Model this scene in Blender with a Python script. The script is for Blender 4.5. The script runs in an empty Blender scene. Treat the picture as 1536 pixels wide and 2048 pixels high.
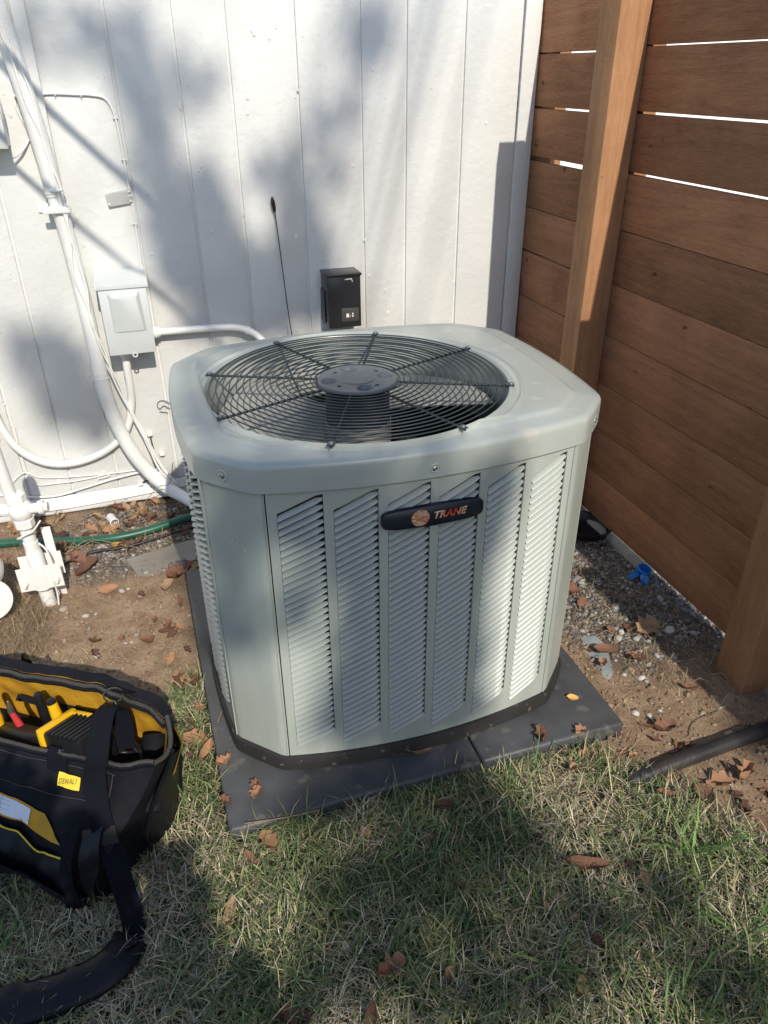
import bpy, bmesh, math, random
import numpy as np
from mathutils import Vector, Matrix, noise

R = math.radians
random.seed(7)
rng = np.random.default_rng(7)
scn = bpy.context.scene
col = scn.collection

# ------------------------------------------------------------------ camera
cam_d = bpy.data.cameras.new('camera')
cam = bpy.data.objects.new('camera', cam_d)
col.objects.link(cam)
PITCH, ROLL, YAW = R(30.447), R(-0.366), R(-17.899)
fw = Vector((0, math.cos(PITCH), -math.sin(PITCH)))
up = Vector((0, math.sin(PITCH), math.cos(PITCH)))
rt = Vector((1, 0, 0))
rt2 = rt * math.cos(ROLL) + up * math.sin(ROLL)
up2 = -rt * math.sin(ROLL) + up * math.cos(ROLL)
Rz = Matrix.Rotation(YAW, 3, 'Z')
rt2, up2, fw = Rz @ rt2, Rz @ up2, Rz @ fw
M = Matrix((rt2, up2, -fw)).transposed().to_4x4()
M.translation = (0, 0, 1.25)
cam.matrix_world = M
cam_d.sensor_fit = 'HORIZONTAL'
cam_d.sensor_width = 36.0
cam_d.lens = 36.0 * 1502.3 / 1536.0
cam_d.clip_start = 0.02
cam_d.clip_end = 400
scn.camera = cam

# ------------------------------------------------------------------ world, sun, exposure
TAZ, TEL = 0.061, 0.82          # sunlight drifts towards -x and falls, per metre of +y
world = bpy.data.worlds.new('World')
scn.world = world
world.use_nodes = True
wn = world.node_tree.nodes
wl = world.node_tree.links
bg = wn['Background']
sky = wn.new('ShaderNodeTexSky')
sky.sky_type = 'NISHITA'
sky.sun_disc = False
sky.sun_elevation = math.atan(TEL)
sky.sun_rotation = R(180 - 3.5)
wl.new(sky.outputs[0], bg.inputs[0])
bg.inputs[1].default_value = 0.15
sky.ozone_density = 3.2
sun_d = bpy.data.lights.new('sun', 'SUN')
sun_d.energy = 3.95
sun_d.angle = R(0.55)
sun_d.color = (1.0, 0.92, 0.80)
sun = bpy.data.objects.new('sun', sun_d)
col.objects.link(sun)
LD = Vector((-TAZ, 1.0, -TEL)).normalized()
sun.rotation_euler = LD.to_track_quat('-Z', 'Y').to_euler()
sun.location = (1, -12, 10)
scn.view_settings.view_transform = 'Standard'
scn.view_settings.look = 'None'
scn.view_settings.exposure = 0.2
scn.view_settings.gamma = 1.0
scn.view_settings.use_curve_mapping = False

# ------------------------------------------------------------------ helpers
def link(o, parent=None):
    col.objects.link(o)
    if parent is not None:
        o.parent = parent
        r = parent
        mp = Matrix.Translation(Vector(parent.get('_w', (0, 0, 0))))
        o.matrix_parent_inverse = mp.inverted()
    return o

def thing(name, label, cat, loc=(0, 0, 0), group=None):
    o = bpy.data.objects.new(name, None)
    o.empty_display_size = 0.05
    o.location = loc
    o['_w'] = tuple(loc)
    col.objects.link(o)
    o['label'] = label
    o['category'] = cat
    if group:
        o['group'] = group
    return o

def tag(o, label=None, cat=None, group=None, kind=None):
    if label: o['label'] = label
    if cat: o['category'] = cat
    if group: o['group'] = group
    if kind: o['kind'] = kind
    return o

def smooth(me, ang=40):
    me.shade_smooth()
    try:
        me.set_sharp_from_angle(angle=R(ang))
    except Exception:
        pass

def obj(name, verts, faces, mat, parent=None, sm=True, ang=40):
    me = bpy.data.meshes.new(name)
    me.from_pydata([tuple(v) for v in verts], [], [tuple(f) for f in faces])
    me.update()
    if mat: me.materials.append(mat)
    if sm: smooth(me, ang)
    o = bpy.data.objects.new(name, me)
    return link(o, parent)

def bmobj(name, bm, mat, parent=None, sm=True, ang=40):
    bmesh.ops.recalc_face_normals(bm, faces=bm.faces)
    me = bpy.data.meshes.new(name)
    bm.to_mesh(me)
    bm.free()
    if mat: me.materials.append(mat)
    if sm: smooth(me, ang)
    o = bpy.data.objects.new(name, me)
    return link(o, parent)

def box_bm(x0, x1, y0, y1, z0, z1, bev=0.0, seg=2, bm=None):
    own = bmesh.new()
    bmesh.ops.create_cube(own, size=1)
    for v in own.verts:
        v.co = Vector((x0 + (v.co.x + .5) * (x1 - x0), y0 + (v.co.y + .5) * (y1 - y0), z0 + (v.co.z + .5) * (z1 - z0)))
    if bev > 0:
        bmesh.ops.bevel(own, geom=own.edges[:], offset=bev, segments=seg, affect='EDGES', profile=.5)
    if bm is None:
        return own
    tmp = bpy.data.meshes.new('t'); own.to_mesh(tmp); own.free()
    bm.from_mesh(tmp); bpy.data.meshes.remove(tmp)
    return bm

def box(name, x0, x1, y0, y1, z0, z1, mat, parent=None, bev=0.002, seg=2):
    return bmobj(name, box_bm(x0, x1, y0, y1, z0, z1, bev, seg), mat, parent)

def catmull(pts, n=8):
    P = [Vector(p) for p in pts]
    P = [P[0] * 2 - P[1]] + P + [P[-1] * 2 - P[-2]]
    out = []
    for i in range(1, len(P) - 2):
        for k in range(n):
            t = k / n
            a, b, c, d = P[i - 1], P[i], P[i + 1], P[i + 2]
            out.append(.5 * ((2 * b) + (-a + c) * t + (2 * a - 5 * b + 4 * c - d) * t * t + (-a + 3 * b - 3 * c + d) * t ** 3))
    out.append(P[-2])
    return out

def tube_geo(pts, rad, seg=10, closed=False, cap=True):
    P = [Vector(p) for p in pts]
    n = len(P)
    rads = rad if isinstance(rad, (list, tuple)) else [rad] * n
    V, F = [], []
    prev = None
    for i, p in enumerate(P):
        if closed: t = (P[(i + 1) % n] - P[i - 1])
        else: t = P[min(i + 1, n - 1)] - P[max(i - 1, 0)]
        t = t.normalized() if t.length > 1e-9 else Vector((0, 0, 1))
        if prev is None:
            nrm = t.orthogonal().normalized()
        else:
            nrm = (prev - t * prev.dot(t)).normalized()
        prev = nrm
        bi = t.cross(nrm)
        for k in range(seg):
            a = 2 * math.pi * k / seg
            V.append(p + (nrm * math.cos(a) + bi * math.sin(a)) * rads[i])
    m = n if closed else n - 1
    for i in range(m):
        for k in range(seg):
            a = i * seg + k; b = i * seg + (k + 1) % seg
            c = ((i + 1) % n) * seg + (k + 1) % seg; d = ((i + 1) % n) * seg + k
            F.append((a, b, c, d))
    if cap and not closed:
        F.append(tuple(range(seg))[::-1])
        F.append(tuple((n - 1) * seg + k for k in range(seg)))
    return V, F

def tube(name, pts, rad, mat, parent=None, seg=10, sm=8, closed=False):
    if sm: 
        q = catmull(pts, sm)
        if isinstance(rad, (list, tuple)):
            rr = np.interp(np.linspace(0, len(rad) - 1, len(q)), range(len(rad)), rad).tolist()
        else: rr = rad
    else: q, rr = pts, rad
    V, F = tube_geo(q, rr, seg, closed)
    return obj(name, V, F, mat, parent, ang=60)

def ring_geo(c, r, wr, seg=64, ws=6, axis='Z'):
    P = []
    for k in range(seg):
        a = 2 * math.pi * k / seg
        if axis == 'Z': P.append(Vector((c[0] + r * math.cos(a), c[1] + r * math.sin(a), c[2])))
        else: P.append(Vector((c[0] + r * math.cos(a), c[1], c[2] + r * math.sin(a))))
    return tube_geo(P, wr, ws, closed=True)

def lathe(name, prof, c, mat, parent=None, seg=32, axis=Vector((0, 0, 1)), ang=40, cap=True):
    """prof: list of (r, h) along axis from point c"""
    ax = Vector(axis).normalized()
    q = Vector((0, 0, 1)).rotation_difference(ax)
    V, F = [], []
    for r, h in prof:
        for k in range(seg):
            a = 2 * math.pi * k / seg
            V.append(Vector(c) + q @ Vector((r * math.cos(a), r * math.sin(a), h)))
    for i in range(len(prof) - 1):
        for k in range(seg):
            a = i * seg + k; b = i * seg + (k + 1) % seg
            F.append((a, b, b + seg, a + seg))
    if cap:
        F.append(tuple(range(seg))[::-1])
        F.append(tuple((len(prof) - 1) * seg + k for k in range(seg)))
    return obj(name, V, F, mat, parent, ang=ang)

def merge(parts):
    V, F = [], []
    for v, f in parts:
        o = len(V)
        V += list(v)
        F += [tuple(i + o for i in q) for q in f]
    return V, F

# ------------------------------------------------------------------ materials
def mat(name, c, rough=.5, var=.0, vscale=8, bump=0, bscale=60, metal=0, spec=.5, c2=None, stretch=(1, 1, 1), spots=None, coord='Object', attr=None, sheen=0, detail=6):
    m = bpy.data.materials.new(name)
    m.use_nodes = True
    nt = m.node_tree; N = nt.nodes; L = nt.links
    b = N['Principled BSDF']
    b.inputs['Roughness'].default_value = rough
    b.inputs['Metallic'].default_value = metal
    b.inputs['Specular IOR Level'].default_value = spec
    b.inputs['Base Color'].default_value = (*c, 1)
    if sheen:
        b.inputs['Sheen Weight'].default_value = sheen
    tc = N.new('ShaderNodeTexCoord'); mp = N.new('ShaderNodeMapping')
    mp.inputs['Scale'].default_value = stretch
    L.new(tc.outputs[coord], mp.inputs[0])
    last = None
    if attr:
        at = N.new('ShaderNodeAttribute'); at.attribute_name = attr
        last = at.outputs['Color']
    elif var or c2:
        if c2 is None: c2 = tuple(max(0, x * (1 - var)) for x in c)
        nz = N.new('ShaderNodeTexNoise'); nz.inputs['Scale'].default_value = vscale; nz.inputs['Detail'].default_value = detail
        L.new(mp.outputs[0], nz.inputs[0])
        rp = N.new('ShaderNodeValToRGB')
        rp.color_ramp.elements[0].position = .35; rp.color_ramp.elements[0].color = (*c2, 1)
        rp.color_ramp.elements[1].position = .65; rp.color_ramp.elements[1].color = (*c, 1)
        L.new(nz.outputs[0], rp.inputs[0])
        last = rp.outputs[0]
    if spots:
        sc, thr, sc_col = spots
        n2 = N.new('ShaderNodeTexNoise'); n2.inputs['Scale'].default_value = sc; n2.inputs['Detail'].default_value = 3
        L.new(mp.outputs[0], n2.inputs[0])
        r2 = N.new('ShaderNodeValToRGB')
        r2.color_ramp.elements[0].position = thr; r2.color_ramp.elements[0].color = (0, 0, 0, 1)
        r2.color_ramp.elements[1].position = thr + .05; r2.color_ramp.elements[1].color = (1, 1, 1, 1)
        L.new(n2.outputs[0], r2.inputs[0])
        mx = N.new('ShaderNodeMixRGB')
        L.new(r2.outputs[0], mx.inputs[0])
        if last: L.new(last, mx.inputs[1])
        else: mx.inputs[1].default_value = (*c, 1)
        mx.inputs[2].default_value = (*sc_col, 1)
        last = mx.outputs[0]
    if last: L.new(last, b.inputs['Base Color'])
    if bump:
        nb = N.new('ShaderNodeTexNoise'); nb.inputs['Scale'].default_value = bscale; nb.inputs['Detail'].default_value = 5
        L.new(mp.outputs[0], nb.inputs[0])
        bp = N.new('ShaderNodeBump'); bp.inputs['Strength'].default_value = bump; bp.inputs['Distance'].default_value = .003
        L.new(nb.outputs[0], bp.inputs['Height']); L.new(bp.outputs[0], b.inputs['Normal'])
    return m

def wood(name, c_lo, c_hi, axis, rough=.8, bump=.6):
    """stained sawn softwood with grain running along an axis, a few knots, saw marks"""
    m = bpy.data.materials.new(name); m.use_nodes = True
    nt = m.node_tree; N = nt.nodes; L = nt.links
    b = N['Principled BSDF']; b.inputs['Roughness'].default_value = rough; b.inputs['Specular IOR Level'].default_value = .25
    tc = N.new('ShaderNodeTexCoord'); oi = N.new('ShaderNodeObjectInfo')
    va = N.new('ShaderNodeVectorMath'); va.operation = 'MULTIPLY_ADD'
    va.inputs[1].default_value = (1, 1, 1)
    ml = N.new('ShaderNodeMath'); ml.operation = 'MULTIPLY'; ml.inputs[1].default_value = 37.0
    L.new(oi.outputs['Random'], ml.inputs[0])
    L.new(tc.outputs['Object'], va.inputs[0]); L.new(ml.outputs[0], va.inputs[2])
    st = {'y': (7, .55, 7), 'z': (9, 9, .5)}[axis]
    mp = N.new('ShaderNodeMapping'); mp.inputs['Scale'].default_value = st
    L.new(va.outputs[0], mp.inputs[0])
    n1 = N.new('ShaderNodeTexNoise'); n1.inputs['Scale'].default_value = 2.2; n1.inputs['Detail'].default_value = 3; n1.inputs['Distortion'].default_value = .6
    L.new(mp.outputs[0], n1.inputs[0])
    w = N.new('ShaderNodeMath'); w.operation = 'MULTIPLY'; w.inputs[1].default_value = 34
    L.new(n1.outputs[0], w.inputs[0])
    s = N.new('ShaderNodeMath'); s.operation = 'SINE'; L.new(w.outputs[0], s.inputs[0])
    # fine fibres
    mp2 = N.new('ShaderNodeMapping'); mp2.inputs['Scale'].default_value = tuple(q * 13 for q in st)
    L.new(va.outputs[0], mp2.inputs[0])
    n2 = N.new('ShaderNodeTexNoise'); n2.inputs['Scale'].default_value = 5; n2.inputs['Detail'].default_value = 6
    L.new(mp2.outputs[0], n2.inputs[0])
    # blotches of stain
    n3 = N.new('ShaderNodeTexNoise'); n3.inputs['Scale'].default_value = 5; n3.inputs['Detail'].default_value = 4
    L.new(va.outputs[0], n3.inputs[0])
    # knots
    mp3 = N.new('ShaderNodeMapping'); mp3.inputs['Scale'].default_value = {'y': (4, 3.2, 5.5), 'z': (5, 5, 2.2)}[axis]
    nk = N.new('ShaderNodeTexNoise'); nk.inputs['Scale'].default_value = 28; nk.inputs['Detail'].default_value = 2
    L.new(va.outputs[0], nk.inputs[0])
    vk = N.new('ShaderNodeVectorMath'); vk.operation = 'MULTIPLY_ADD'; vk.inputs[1].default_value = (.035, .035, .035)
    L.new(nk.outputs['Color'], vk.inputs[0]); L.new(va.outputs[0], vk.inputs[2])
    L.new(vk.outputs[0], mp3.inputs[0])
    vo = N.new('ShaderNodeTexVoronoi'); vo.inputs['Scale'].default_value = 2.1
    L.new(mp3.outputs[0], vo.inputs[0])
    rk = N.new('ShaderNodeValToRGB')
    rk.color_ramp.elements[0].position = .035; rk.color_ramp.elements[0].color = (.30, .26, .24, 1)
    rk.color_ramp.elements[1].position = .10; rk.color_ramp.elements[1].color = (1, 1, 1, 1)
    L.new(vo.outputs['Distance'], rk.inputs[0])
    sm = N.new('ShaderNodeMath'); sm.operation = 'MULTIPLY_ADD'; sm.inputs[1].default_value = .085; sm.inputs[2].default_value = .0
    L.new(s.outputs[0], sm.inputs[0])
    a1 = N.new('ShaderNodeMath'); a1.operation = 'ADD'; L.new(sm.outputs[0], a1.inputs[0]); L.new(n2.outputs[0], a1.inputs[1])
    a2 = N.new('ShaderNodeMath'); a2.operation = 'ADD'; L.new(a1.outputs[0], a2.inputs[0]); L.new(n3.outputs[0], a2.inputs[1])
    a3 = N.new('ShaderNodeMath'); a3.operation = 'MULTIPLY_ADD'; a3.inputs[1].default_value = .5; a3.inputs[2].default_value = 0
    L.new(a2.outputs[0], a3.inputs[0])
    rp = N.new('ShaderNodeValToRGB')
    rp.color_ramp.elements[0].position = .26; rp.color_ramp.elements[0].color = (*c_lo, 1)
    rp.color_ramp.elements[1].position = .74; rp.color_ramp.elements[1].color = (*c_hi, 1)
    L.new(a3.outputs[0], rp.inputs[0])
    mx = N.new('ShaderNodeMixRGB'); mx.blend_type = 'MULTIPLY'; mx.inputs[0].default_value = 1
    L.new(rp.outputs[0], mx.inputs[1]); L.new(rk.outputs[0], mx.inputs[2])
    hs = N.new('ShaderNodeHueSaturation')
    vr = N.new('ShaderNodeMapRange'); vr.inputs[3].default_value = .76; vr.inputs[4].default_value = 1.22
    L.new(oi.outputs['Random'], vr.inputs[0]); L.new(vr.outputs[0], hs.inputs['Value'])
    L.new(mx.outputs[0], hs.inputs['Color']); L.new(hs.outputs[0], b.inputs['Base Color'])
    # saw marks across + fibres
    wv = N.new('ShaderNodeTexNoise'); wv.inputs['Scale'].default_value = 1; wv.inputs['Detail'].default_value = 3
    mp4 = N.new('ShaderNodeMapping'); mp4.inputs['Scale'].default_value = {'y': (60, 300, 60), 'z': (40, 40, 160)}[axis]
    L.new(va.outputs[0], mp4.inputs[0]); L.new(mp4.outputs[0], wv.inputs[0])
    ad = N.new('ShaderNodeMath'); ad.operation = 'MULTIPLY_ADD'; ad.inputs[1].default_value = .8
    L.new(wv.outputs[0], ad.inputs[0]); L.new(a1.outputs[0], ad.inputs[2])
    bp = N.new('ShaderNodeBump'); bp.inputs['Strength'].default_value = bump; bp.inputs['Distance'].default_value = .0025
    L.new(ad.outputs[0], bp.inputs['Height']); L.new(bp.outputs[0], b.inputs['Normal'])
    return m

M_white = mat('white_paint', (.69, .695, .67), .5, var=.07, vscale=5, bump=.55, bscale=55, spots=(30, .76, (.66, .64, .57)))
M_wpipe = mat('painted_pipe', (.78, .78, .745), .45, var=.06, vscale=20, bump=.3, bscale=120, spots=(60, .72, (.55, .53, .47)))
M_foam = mat('painted_insulation', (.74, .745, .72), .55, var=.07, vscale=14, bump=.7, bscale=40)
M_gbox = mat('painted_box', (.56, .59, .58), .4, var=.05, vscale=12, bump=.15, bscale=90)
M_dark = mat('dark_gap', (.03, .028, .025), .9)
M_unit = mat('cabinet_paint', (.40, .44, .40), .36, var=.09, vscale=26, bump=.08, bscale=400, spots=(30, .68, (.46, .47, .41)), stretch=(1, 1, .14))
M_unit_in = mat('cabinet_inner', (.36, .37, .33), .6, var=.2, vscale=9)
M_lid = mat('lid_paint', (.40, .435, .40), .27, var=.10, vscale=3, bump=.06, bscale=300, spots=(11, .62, (.44, .45, .40)))
M_pan = mat('base_pan_plastic', (.028, .027, .026), .6, c2=(.022, .021, .020), vscale=18, spots=(70, .64, (.12, .10, .08)), bump=.5, bscale=120)
M_wire = mat('guard_wire', (.026, .038, .044), .4, spec=.5)
M_hub = mat('hub_plate', (.115, .13, .14), .42, var=.1, vscale=20)
M_screw = mat('screw_metal', (.45, .45, .45), .3, metal=.9)
M_gscrew = mat('guard_screw_metal', (.16, .19, .20), .45, metal=.6)
M_motor = mat('motor_black', (.03, .035, .045), .5)
M_blade = mat('fan_blade', (.33, .33, .30), .5, var=.1, vscale=6)
M_coil = mat('coil_fins', (.06, .06, .055), .6, c2=(.02, .02, .02), vscale=60, bump=.8, bscale=300)
M_badge = mat('badge_navy', (.012, .018, .03), .35)
M_emblem = mat('emblem', (.62, .60, .38), .4, c2=(.45, .07, .03), vscale=9, stretch=(18, 18, 60), detail=3)
M_letters = mat('badge_letters', (.62, .58, .38), .4, c2=(.5, .05, .03), vscale=60, detail=2)
M_pad = mat('pad_composite', (.074, .078, .084), .5, c2=(.045, .047, .050), vscale=10, bump=.35, bscale=160, spots=(26, .60, (.105, .10, .09)))
M_black = mat('black_plastic', (.010, .0105, .012), .42, var=.2, spec=.35)
M_blackm = mat('black_metal', (.025, .026, .028), .3, bump=.1, bscale=200)
M_panel = mat('control_face', (.07, .065, .06), .3)
M_print = mat('printed_white', (.75, .78, .8), .4)
M_scratch = mat('bare_scratch', (.65, .65, .62), .5)
M_hose_g = mat('green_hose', (.015, .095, .055), .4, var=.25, vscale=15)
M_hose_b = mat('black_hose', (.018, .018, .018), .5, var=.2)
M_drain = mat('drain_pipe', (.02, .021, .025), .38, c2=(.05, .045, .04), vscale=12, bump=.3, bscale=90)
M_fab = mat('black_canvas', (.006, .0065, .010), .7, c2=(.010, .011, .016), vscale=14, bump=.5, bscale=500, spec=.16)
M_fab2 = mat('coated_canvas', (.005, .006, .009), .40, bump=.5, bscale=60, spec=.3, spots=(24, .72, (.02, .02, .022)))
M_web = mat('webbing', (.006, .0075, .013), .75, spec=.15, bump=.9, bscale=600, stretch=(1, 1, 2.5), spots=(40, .77, (.09, .09, .09)))
M_yel = mat('yellow_lining', (.60, .34, .015), .75, c2=(.42, .22, .012), vscale=9, bump=.5, bscale=60, spots=(22, .70, (.22, .12, .02)))
M_zip = mat('zipper_teeth', (.045, .042, .038), .45, bump=1, bscale=500)
M_tagy = mat('label_yellow', (.72, .55, .04), .6)
M_tool_y = mat('tool_yellow', (.75, .42, .01), .35)
M_red = mat('red_grip', (.55, .05, .06), .4)
M_clear = mat('clear_pocket', (.5, .5, .5), .08)
M_paper = mat('paper', (.70, .74, .82), .8, var=.05)
M_ink = mat('ink_line', (.2, .22, .3), .8)
M_blue = mat('blue_plastic', (.02, .20, .62), .35, var=.15, vscale=30)
M_slate = mat('slate_strip', (.30, .34, .34), .7, c2=(.22, .25, .26), vscale=20, bump=.5, bscale=60)
M_conc = mat('old_concrete', (.40, .37, .29), .9, c2=(.27, .25, .19), vscale=15, bump=.9, bscale=60)
M_concg = mat('grey_concrete', (.26, .245, .21), .9, c2=(.20, .18, .15), vscale=9, bump=.8, bscale=70)
M_drive = mat('bright_concrete', (.62, .60, .56), .9, var=.08, vscale=2, bump=.3)
M_fence = wood('fence_board_wood', (.18, .076, .036), (.46, .225, .118), 'y', bump=1)
M_post = wood('fence_post_wood', (.24, .115, .052), (.46, .245, .125), 'z', bump=.35)
M_bark = mat('bark', (.12, .09, .06), .9, var=.4, vscale=20, bump=1, bscale=40)
M_tleaf = mat('tree_leaf', (.06, .10, .03), .6, var=.4, vscale=3)
M_grass = mat('grass_blades', (.1, .15, .05), .6, attr='Col', spec=.25)
M_stone = mat('gravel_stones', (.3, .28, .25), .85, attr='Col', bump=.4, bscale=200, spec=.3)
M_litter = mat('leaf_litter', (.3, .15, .08), .75, attr='Col', bump=.3, bscale=200, spec=.3)
LEAFM = {
 'rust': mat('leaf_rust', (.29, .155, .10), .7, c2=(.17, .08, .05), vscale=40, bump=.6, bscale=120, spec=.3),
 'orange': mat('leaf_orange', (.45, .26, .15), .7, c2=(.32, .155, .085), vscale=35, bump=.6, bscale=120, spec=.3),
 'tan': mat('leaf_tan', (.46, .32, .19), .75, c2=(.33, .20, .11), vscale=40, bump=.6, bscale=120, spec=.3),
 'yellow': mat('leaf_yellow', (.72, .46, .13), .65, c2=(.55, .30, .08), vscale=40, bump=.4, bscale=120, spec=.3),
 'brown': mat('leaf_brown', (.17, .085, .055), .75, c2=(.10, .05, .035), vscale=40, bump=.6, bscale=120, spec=.3)}

# ground material: soil with straw-coloured, gravelly and lawn areas
def ground_mat():
    m = bpy.data.materials.new('soil'); m.use_nodes = True
    nt = m.node_tree; N = nt.nodes; L = nt.links
    b = N['Principled BSDF']; b.inputs['Roughness'].default_value = .95; b.inputs['Specular IOR Level'].default_value = .1
    tc = N.new('ShaderNodeTexCoord')
    at = N.new('ShaderNodeAttribute'); at.attribute_name = 'Col'
    n1 = N.new('ShaderNodeTexNoise'); n1.inputs['Scale'].default_value = 14; n1.inputs['Detail'].default_value = 10; n1.inputs['Roughness'].default_value = .7
    L.new(tc.outputs['Object'], n1.inputs[0])
    r = N.new('ShaderNodeValToRGB'); r.color_ramp.elements[0].position = .3; r.color_ramp.elements[0].color = (.55, .5, .46, 1)
    r.color_ramp.elements[1].position = .7; r.color_ramp.elements[1].color = (1.25, 1.25, 1.25, 1)
    L.new(n1.outputs[0], r.inputs[0])
    mx = N.new('ShaderNodeMixRGB'); mx.blend_type = 'MULTIPLY'; mx.inputs[0].default_value = 1
    L.new(at.outputs['Color'], mx.inputs[1]); L.new(r.outputs[0], mx.inputs[2])
    L.new(mx.outputs[0], b.inputs['Base Color'])
    n2 = N.new('ShaderNodeTexNoise'); n2.inputs['Scale'].default_value = 90; n2.inputs['Detail'].default_value = 8; n2.inputs['Roughness'].default_value = .75
    L.new(tc.outputs['Object'], n2.inputs[0])
    bp = N.new('ShaderNodeBump'); bp.inputs['Strength'].default_value = .9; bp.inputs['Distance'].default_value = .006
    L.new(n2.outputs[0], bp.inputs['Height']); L.new(bp.outputs[0], b.inputs['Normal'])
    return m

# ------------------------------------------------------------------ ground
PADX0, PADX1, PADY0, PADY1 = 0.0, .845, .945, 1.83
def sst(a, b, x):
    t = min(1, max(0, (x - a) / (b - a))); return t * t * (3 - 2 * t)
def lawn(x, y):
    """0..1 how much this spot is lawn"""
    n = noise.noise(Vector((x * 5, y * 5, 3))) * .10
    edge = .955
    if x > .62: edge = .955 - (x - .62) * .62
    if x > .80: edge = .843 - (x - .80) * 1.35
    if x > 1.0: edge = .573 + (x - 1.0) * .25
    if x < 0: edge = 1.40 + x * .9
    if x < -.35: edge = 1.08
    return 1 - sst(-.06, .09, y - edge + n)
def gravelly(x, y):
    g = sst(.86, .98, x) * sst(1.0, 1.2, y)
    g = max(g, sst(1.85, 1.98, y) * sst(-.36, -.2, x) * .9)
    return g
def gh(x, y):
    z = noise.noise(Vector((x * 3, y * 3, 0))) * .007 + noise.noise(Vector((x * 14, y * 14, 5))) * .004 + noise.noise(Vector((x * 45, y * 45, 9))) * .0018
    z *= 1 if -2 < x < 2.2 and -1 < y < 3 else 0
    dx = max(PADX0 - x, x - PADX1, 0); dy = max(PADY0 - y, y - PADY1, 0); dd = math.hypot(dx, dy)
    if dd > 0: z += .013 * (1 - sst(.02, .14, dd)) * (1 + .5 * noise.noise(Vector((x * 9, y * 9, 4))))
    else: z = min(z, .0)
    return z
def axis(lo, hi, a, b, step):
    core = list(np.arange(a, b, step))
    left, right = [], []
    s, x = step, a
    while x > lo: s *= 1.25; x -= s; left.append(x)
    s, x = step, core[-1]
    while x < hi: s *= 1.25; x += s; right.append(x)
    return left[::-1] + core + right
gx = axis(-60, 60, -.75, 1.45, .011); gy = axis(-60, 60, .3, 2.42, .011)
V = []; C = []
for y in gy:
    for x in gx:
        V.append((x, y, gh(x, y)))
        lw = lawn(x, y); g = gravelly(x, y)
        s = noise.noise(Vector((x * 7, y * 7, 1))) * .5 + .5
        soil = (.37 - .10 * s, .27 - .08 * s, .185 - .06 * s)
        c = [soil[i] * (1 - g) + (.13, .11, .09)[i] * g for i in range(3)]
        c = [c[i] * (1 - lw) + (.075, .07, .042)[i] * lw for i in range(3)]
        if y < -1.0 or x < -2 or y > 8: c = [.09, .12, .045]
        C.append((*c, 1))
nx = len(gx)
F = [(j * nx + i, j * nx + i + 1, (j + 1) * nx + i + 1, (j + 1) * nx + i) for j in range(len(gy) - 1) for i in range(nx - 1)]
ground = obj('ground', V, F, ground_mat())
a = ground.data.color_attributes.new('Col', 'FLOAT_COLOR', 'POINT')
a.data.foreach_set('color', np.array(C, dtype=np.float32).ravel())
tag(ground, 'bare brown soil giving way to patchy lawn', kind='structure')

# ------------------------------------------------------------------ house wall
WY = 2.355
hw = thing('house_wall', 'white painted grooved wood siding wall of the house, with the cables on it', 'wall', (0, WY, 0))
gro = [-3.2, -3.0, -2.8, -2.6, -2.4, -2.2, -2.0, -1.8, -1.62, -1.46, -1.26, -1.08, -.93, -.74, -.575, -.43, -.302, -.158, .032, .195, .332, .516, .700, .836, 1.015, 1.200]
for i in range(len(gro) - 1):
    x0, x1 = gro[i] + .0038, gro[i + 1] - .0038
    z0 = .012 + (0.004 if i % 2 else 0)
    box('siding_board', x0, x1, WY + random.uniform(-.0006, .0006), WY + .016, z0, 2.7, M_white, hw, bev=.0022)
box('siding_backing', -3.2, 1.19, WY + .0065, WY + .012, .014, 2.69, M_white, hw, bev=0)
box('corner_board', 1.2015, 1.255, WY - .004, WY + .09, .0, 2.7, M_white, hw, bev=.003)
# warped loose lap at the bottom and a skirting strip
Vv, Ff = [], []
nseg = 60
for k in range(nseg + 1):
    x = -1.6 + k * (1.195 + 1.6) / nseg
    lift = .010 + .010 * max(0, 1 - abs(x + .05) / .5) + .002 * math.sin(x * 17)
    zt = .036 + .004 * math.sin(x * 5); zb = .003 + .010 * max(0, 1 - abs(x + .1) / .4)
    for (yy, zz) in ((WY - .001, zt + .03), (WY - .003, zt + .028), (WY - lift, zb + .005), (WY - lift + .002, zb), (WY - .0005, zb)):
        Vv.append((x, yy, zz))
for k in range(nseg):
    for q in range(4):
        a0 = k * 5 + q; Ff.append((a0, a0 + 5, a0 + 6, a0 + 1))
obj('bottom_strip', Vv, Ff, M_white, hw)
box('foundation', -3.2, 1.19, WY + .004, WY + .1, -.1, .011, M_concg, hw, bev=0)
# blobs of paint and old fastener heads on the siding
bm = bmesh.new()
for k in range(210):
    x = random.uniform(-.55, 1.19); z = random.uniform(.1, 1.5); r = random.choice([.0022, .003, .004, .0055])
    mt = Matrix.Translation((x, WY - .0002, z)) @ Matrix.Rotation(R(90), 4, 'X') @ Matrix.Diagonal((1, random.uniform(.8, 1.8), .45, 1))
    bmesh.ops.create_icosphere(bm, subdivisions=1, radius=r, matrix=mt)
tag(bmobj('paint_blob', bm, M_white, hw), kind='stuff')
bm = bmesh.new()
for k in range(60):
    x = random.uniform(-.5, 1.19); z = random.uniform(.15, 1.45); r = random.choice([.0008, .0011])
    bmesh.ops.create_circle(bm, cap_ends=True, radius=r, segments=7, matrix=Matrix.Translation((x, WY - .0012, z)) @ Matrix.Rotation(R(90), 4, 'X'))
tag(bmobj('nail_hole', bm, M_dark, hw), kind='stuff')
hb = thing('house_body', 'white rest of the house behind the siding wall, out of view', 'house', (0, 4, 0))
box('side_wall', -3.2, 1.19, WY + .02, 8.0, 0, 2.69, M_white, hb, bev=0)
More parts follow.
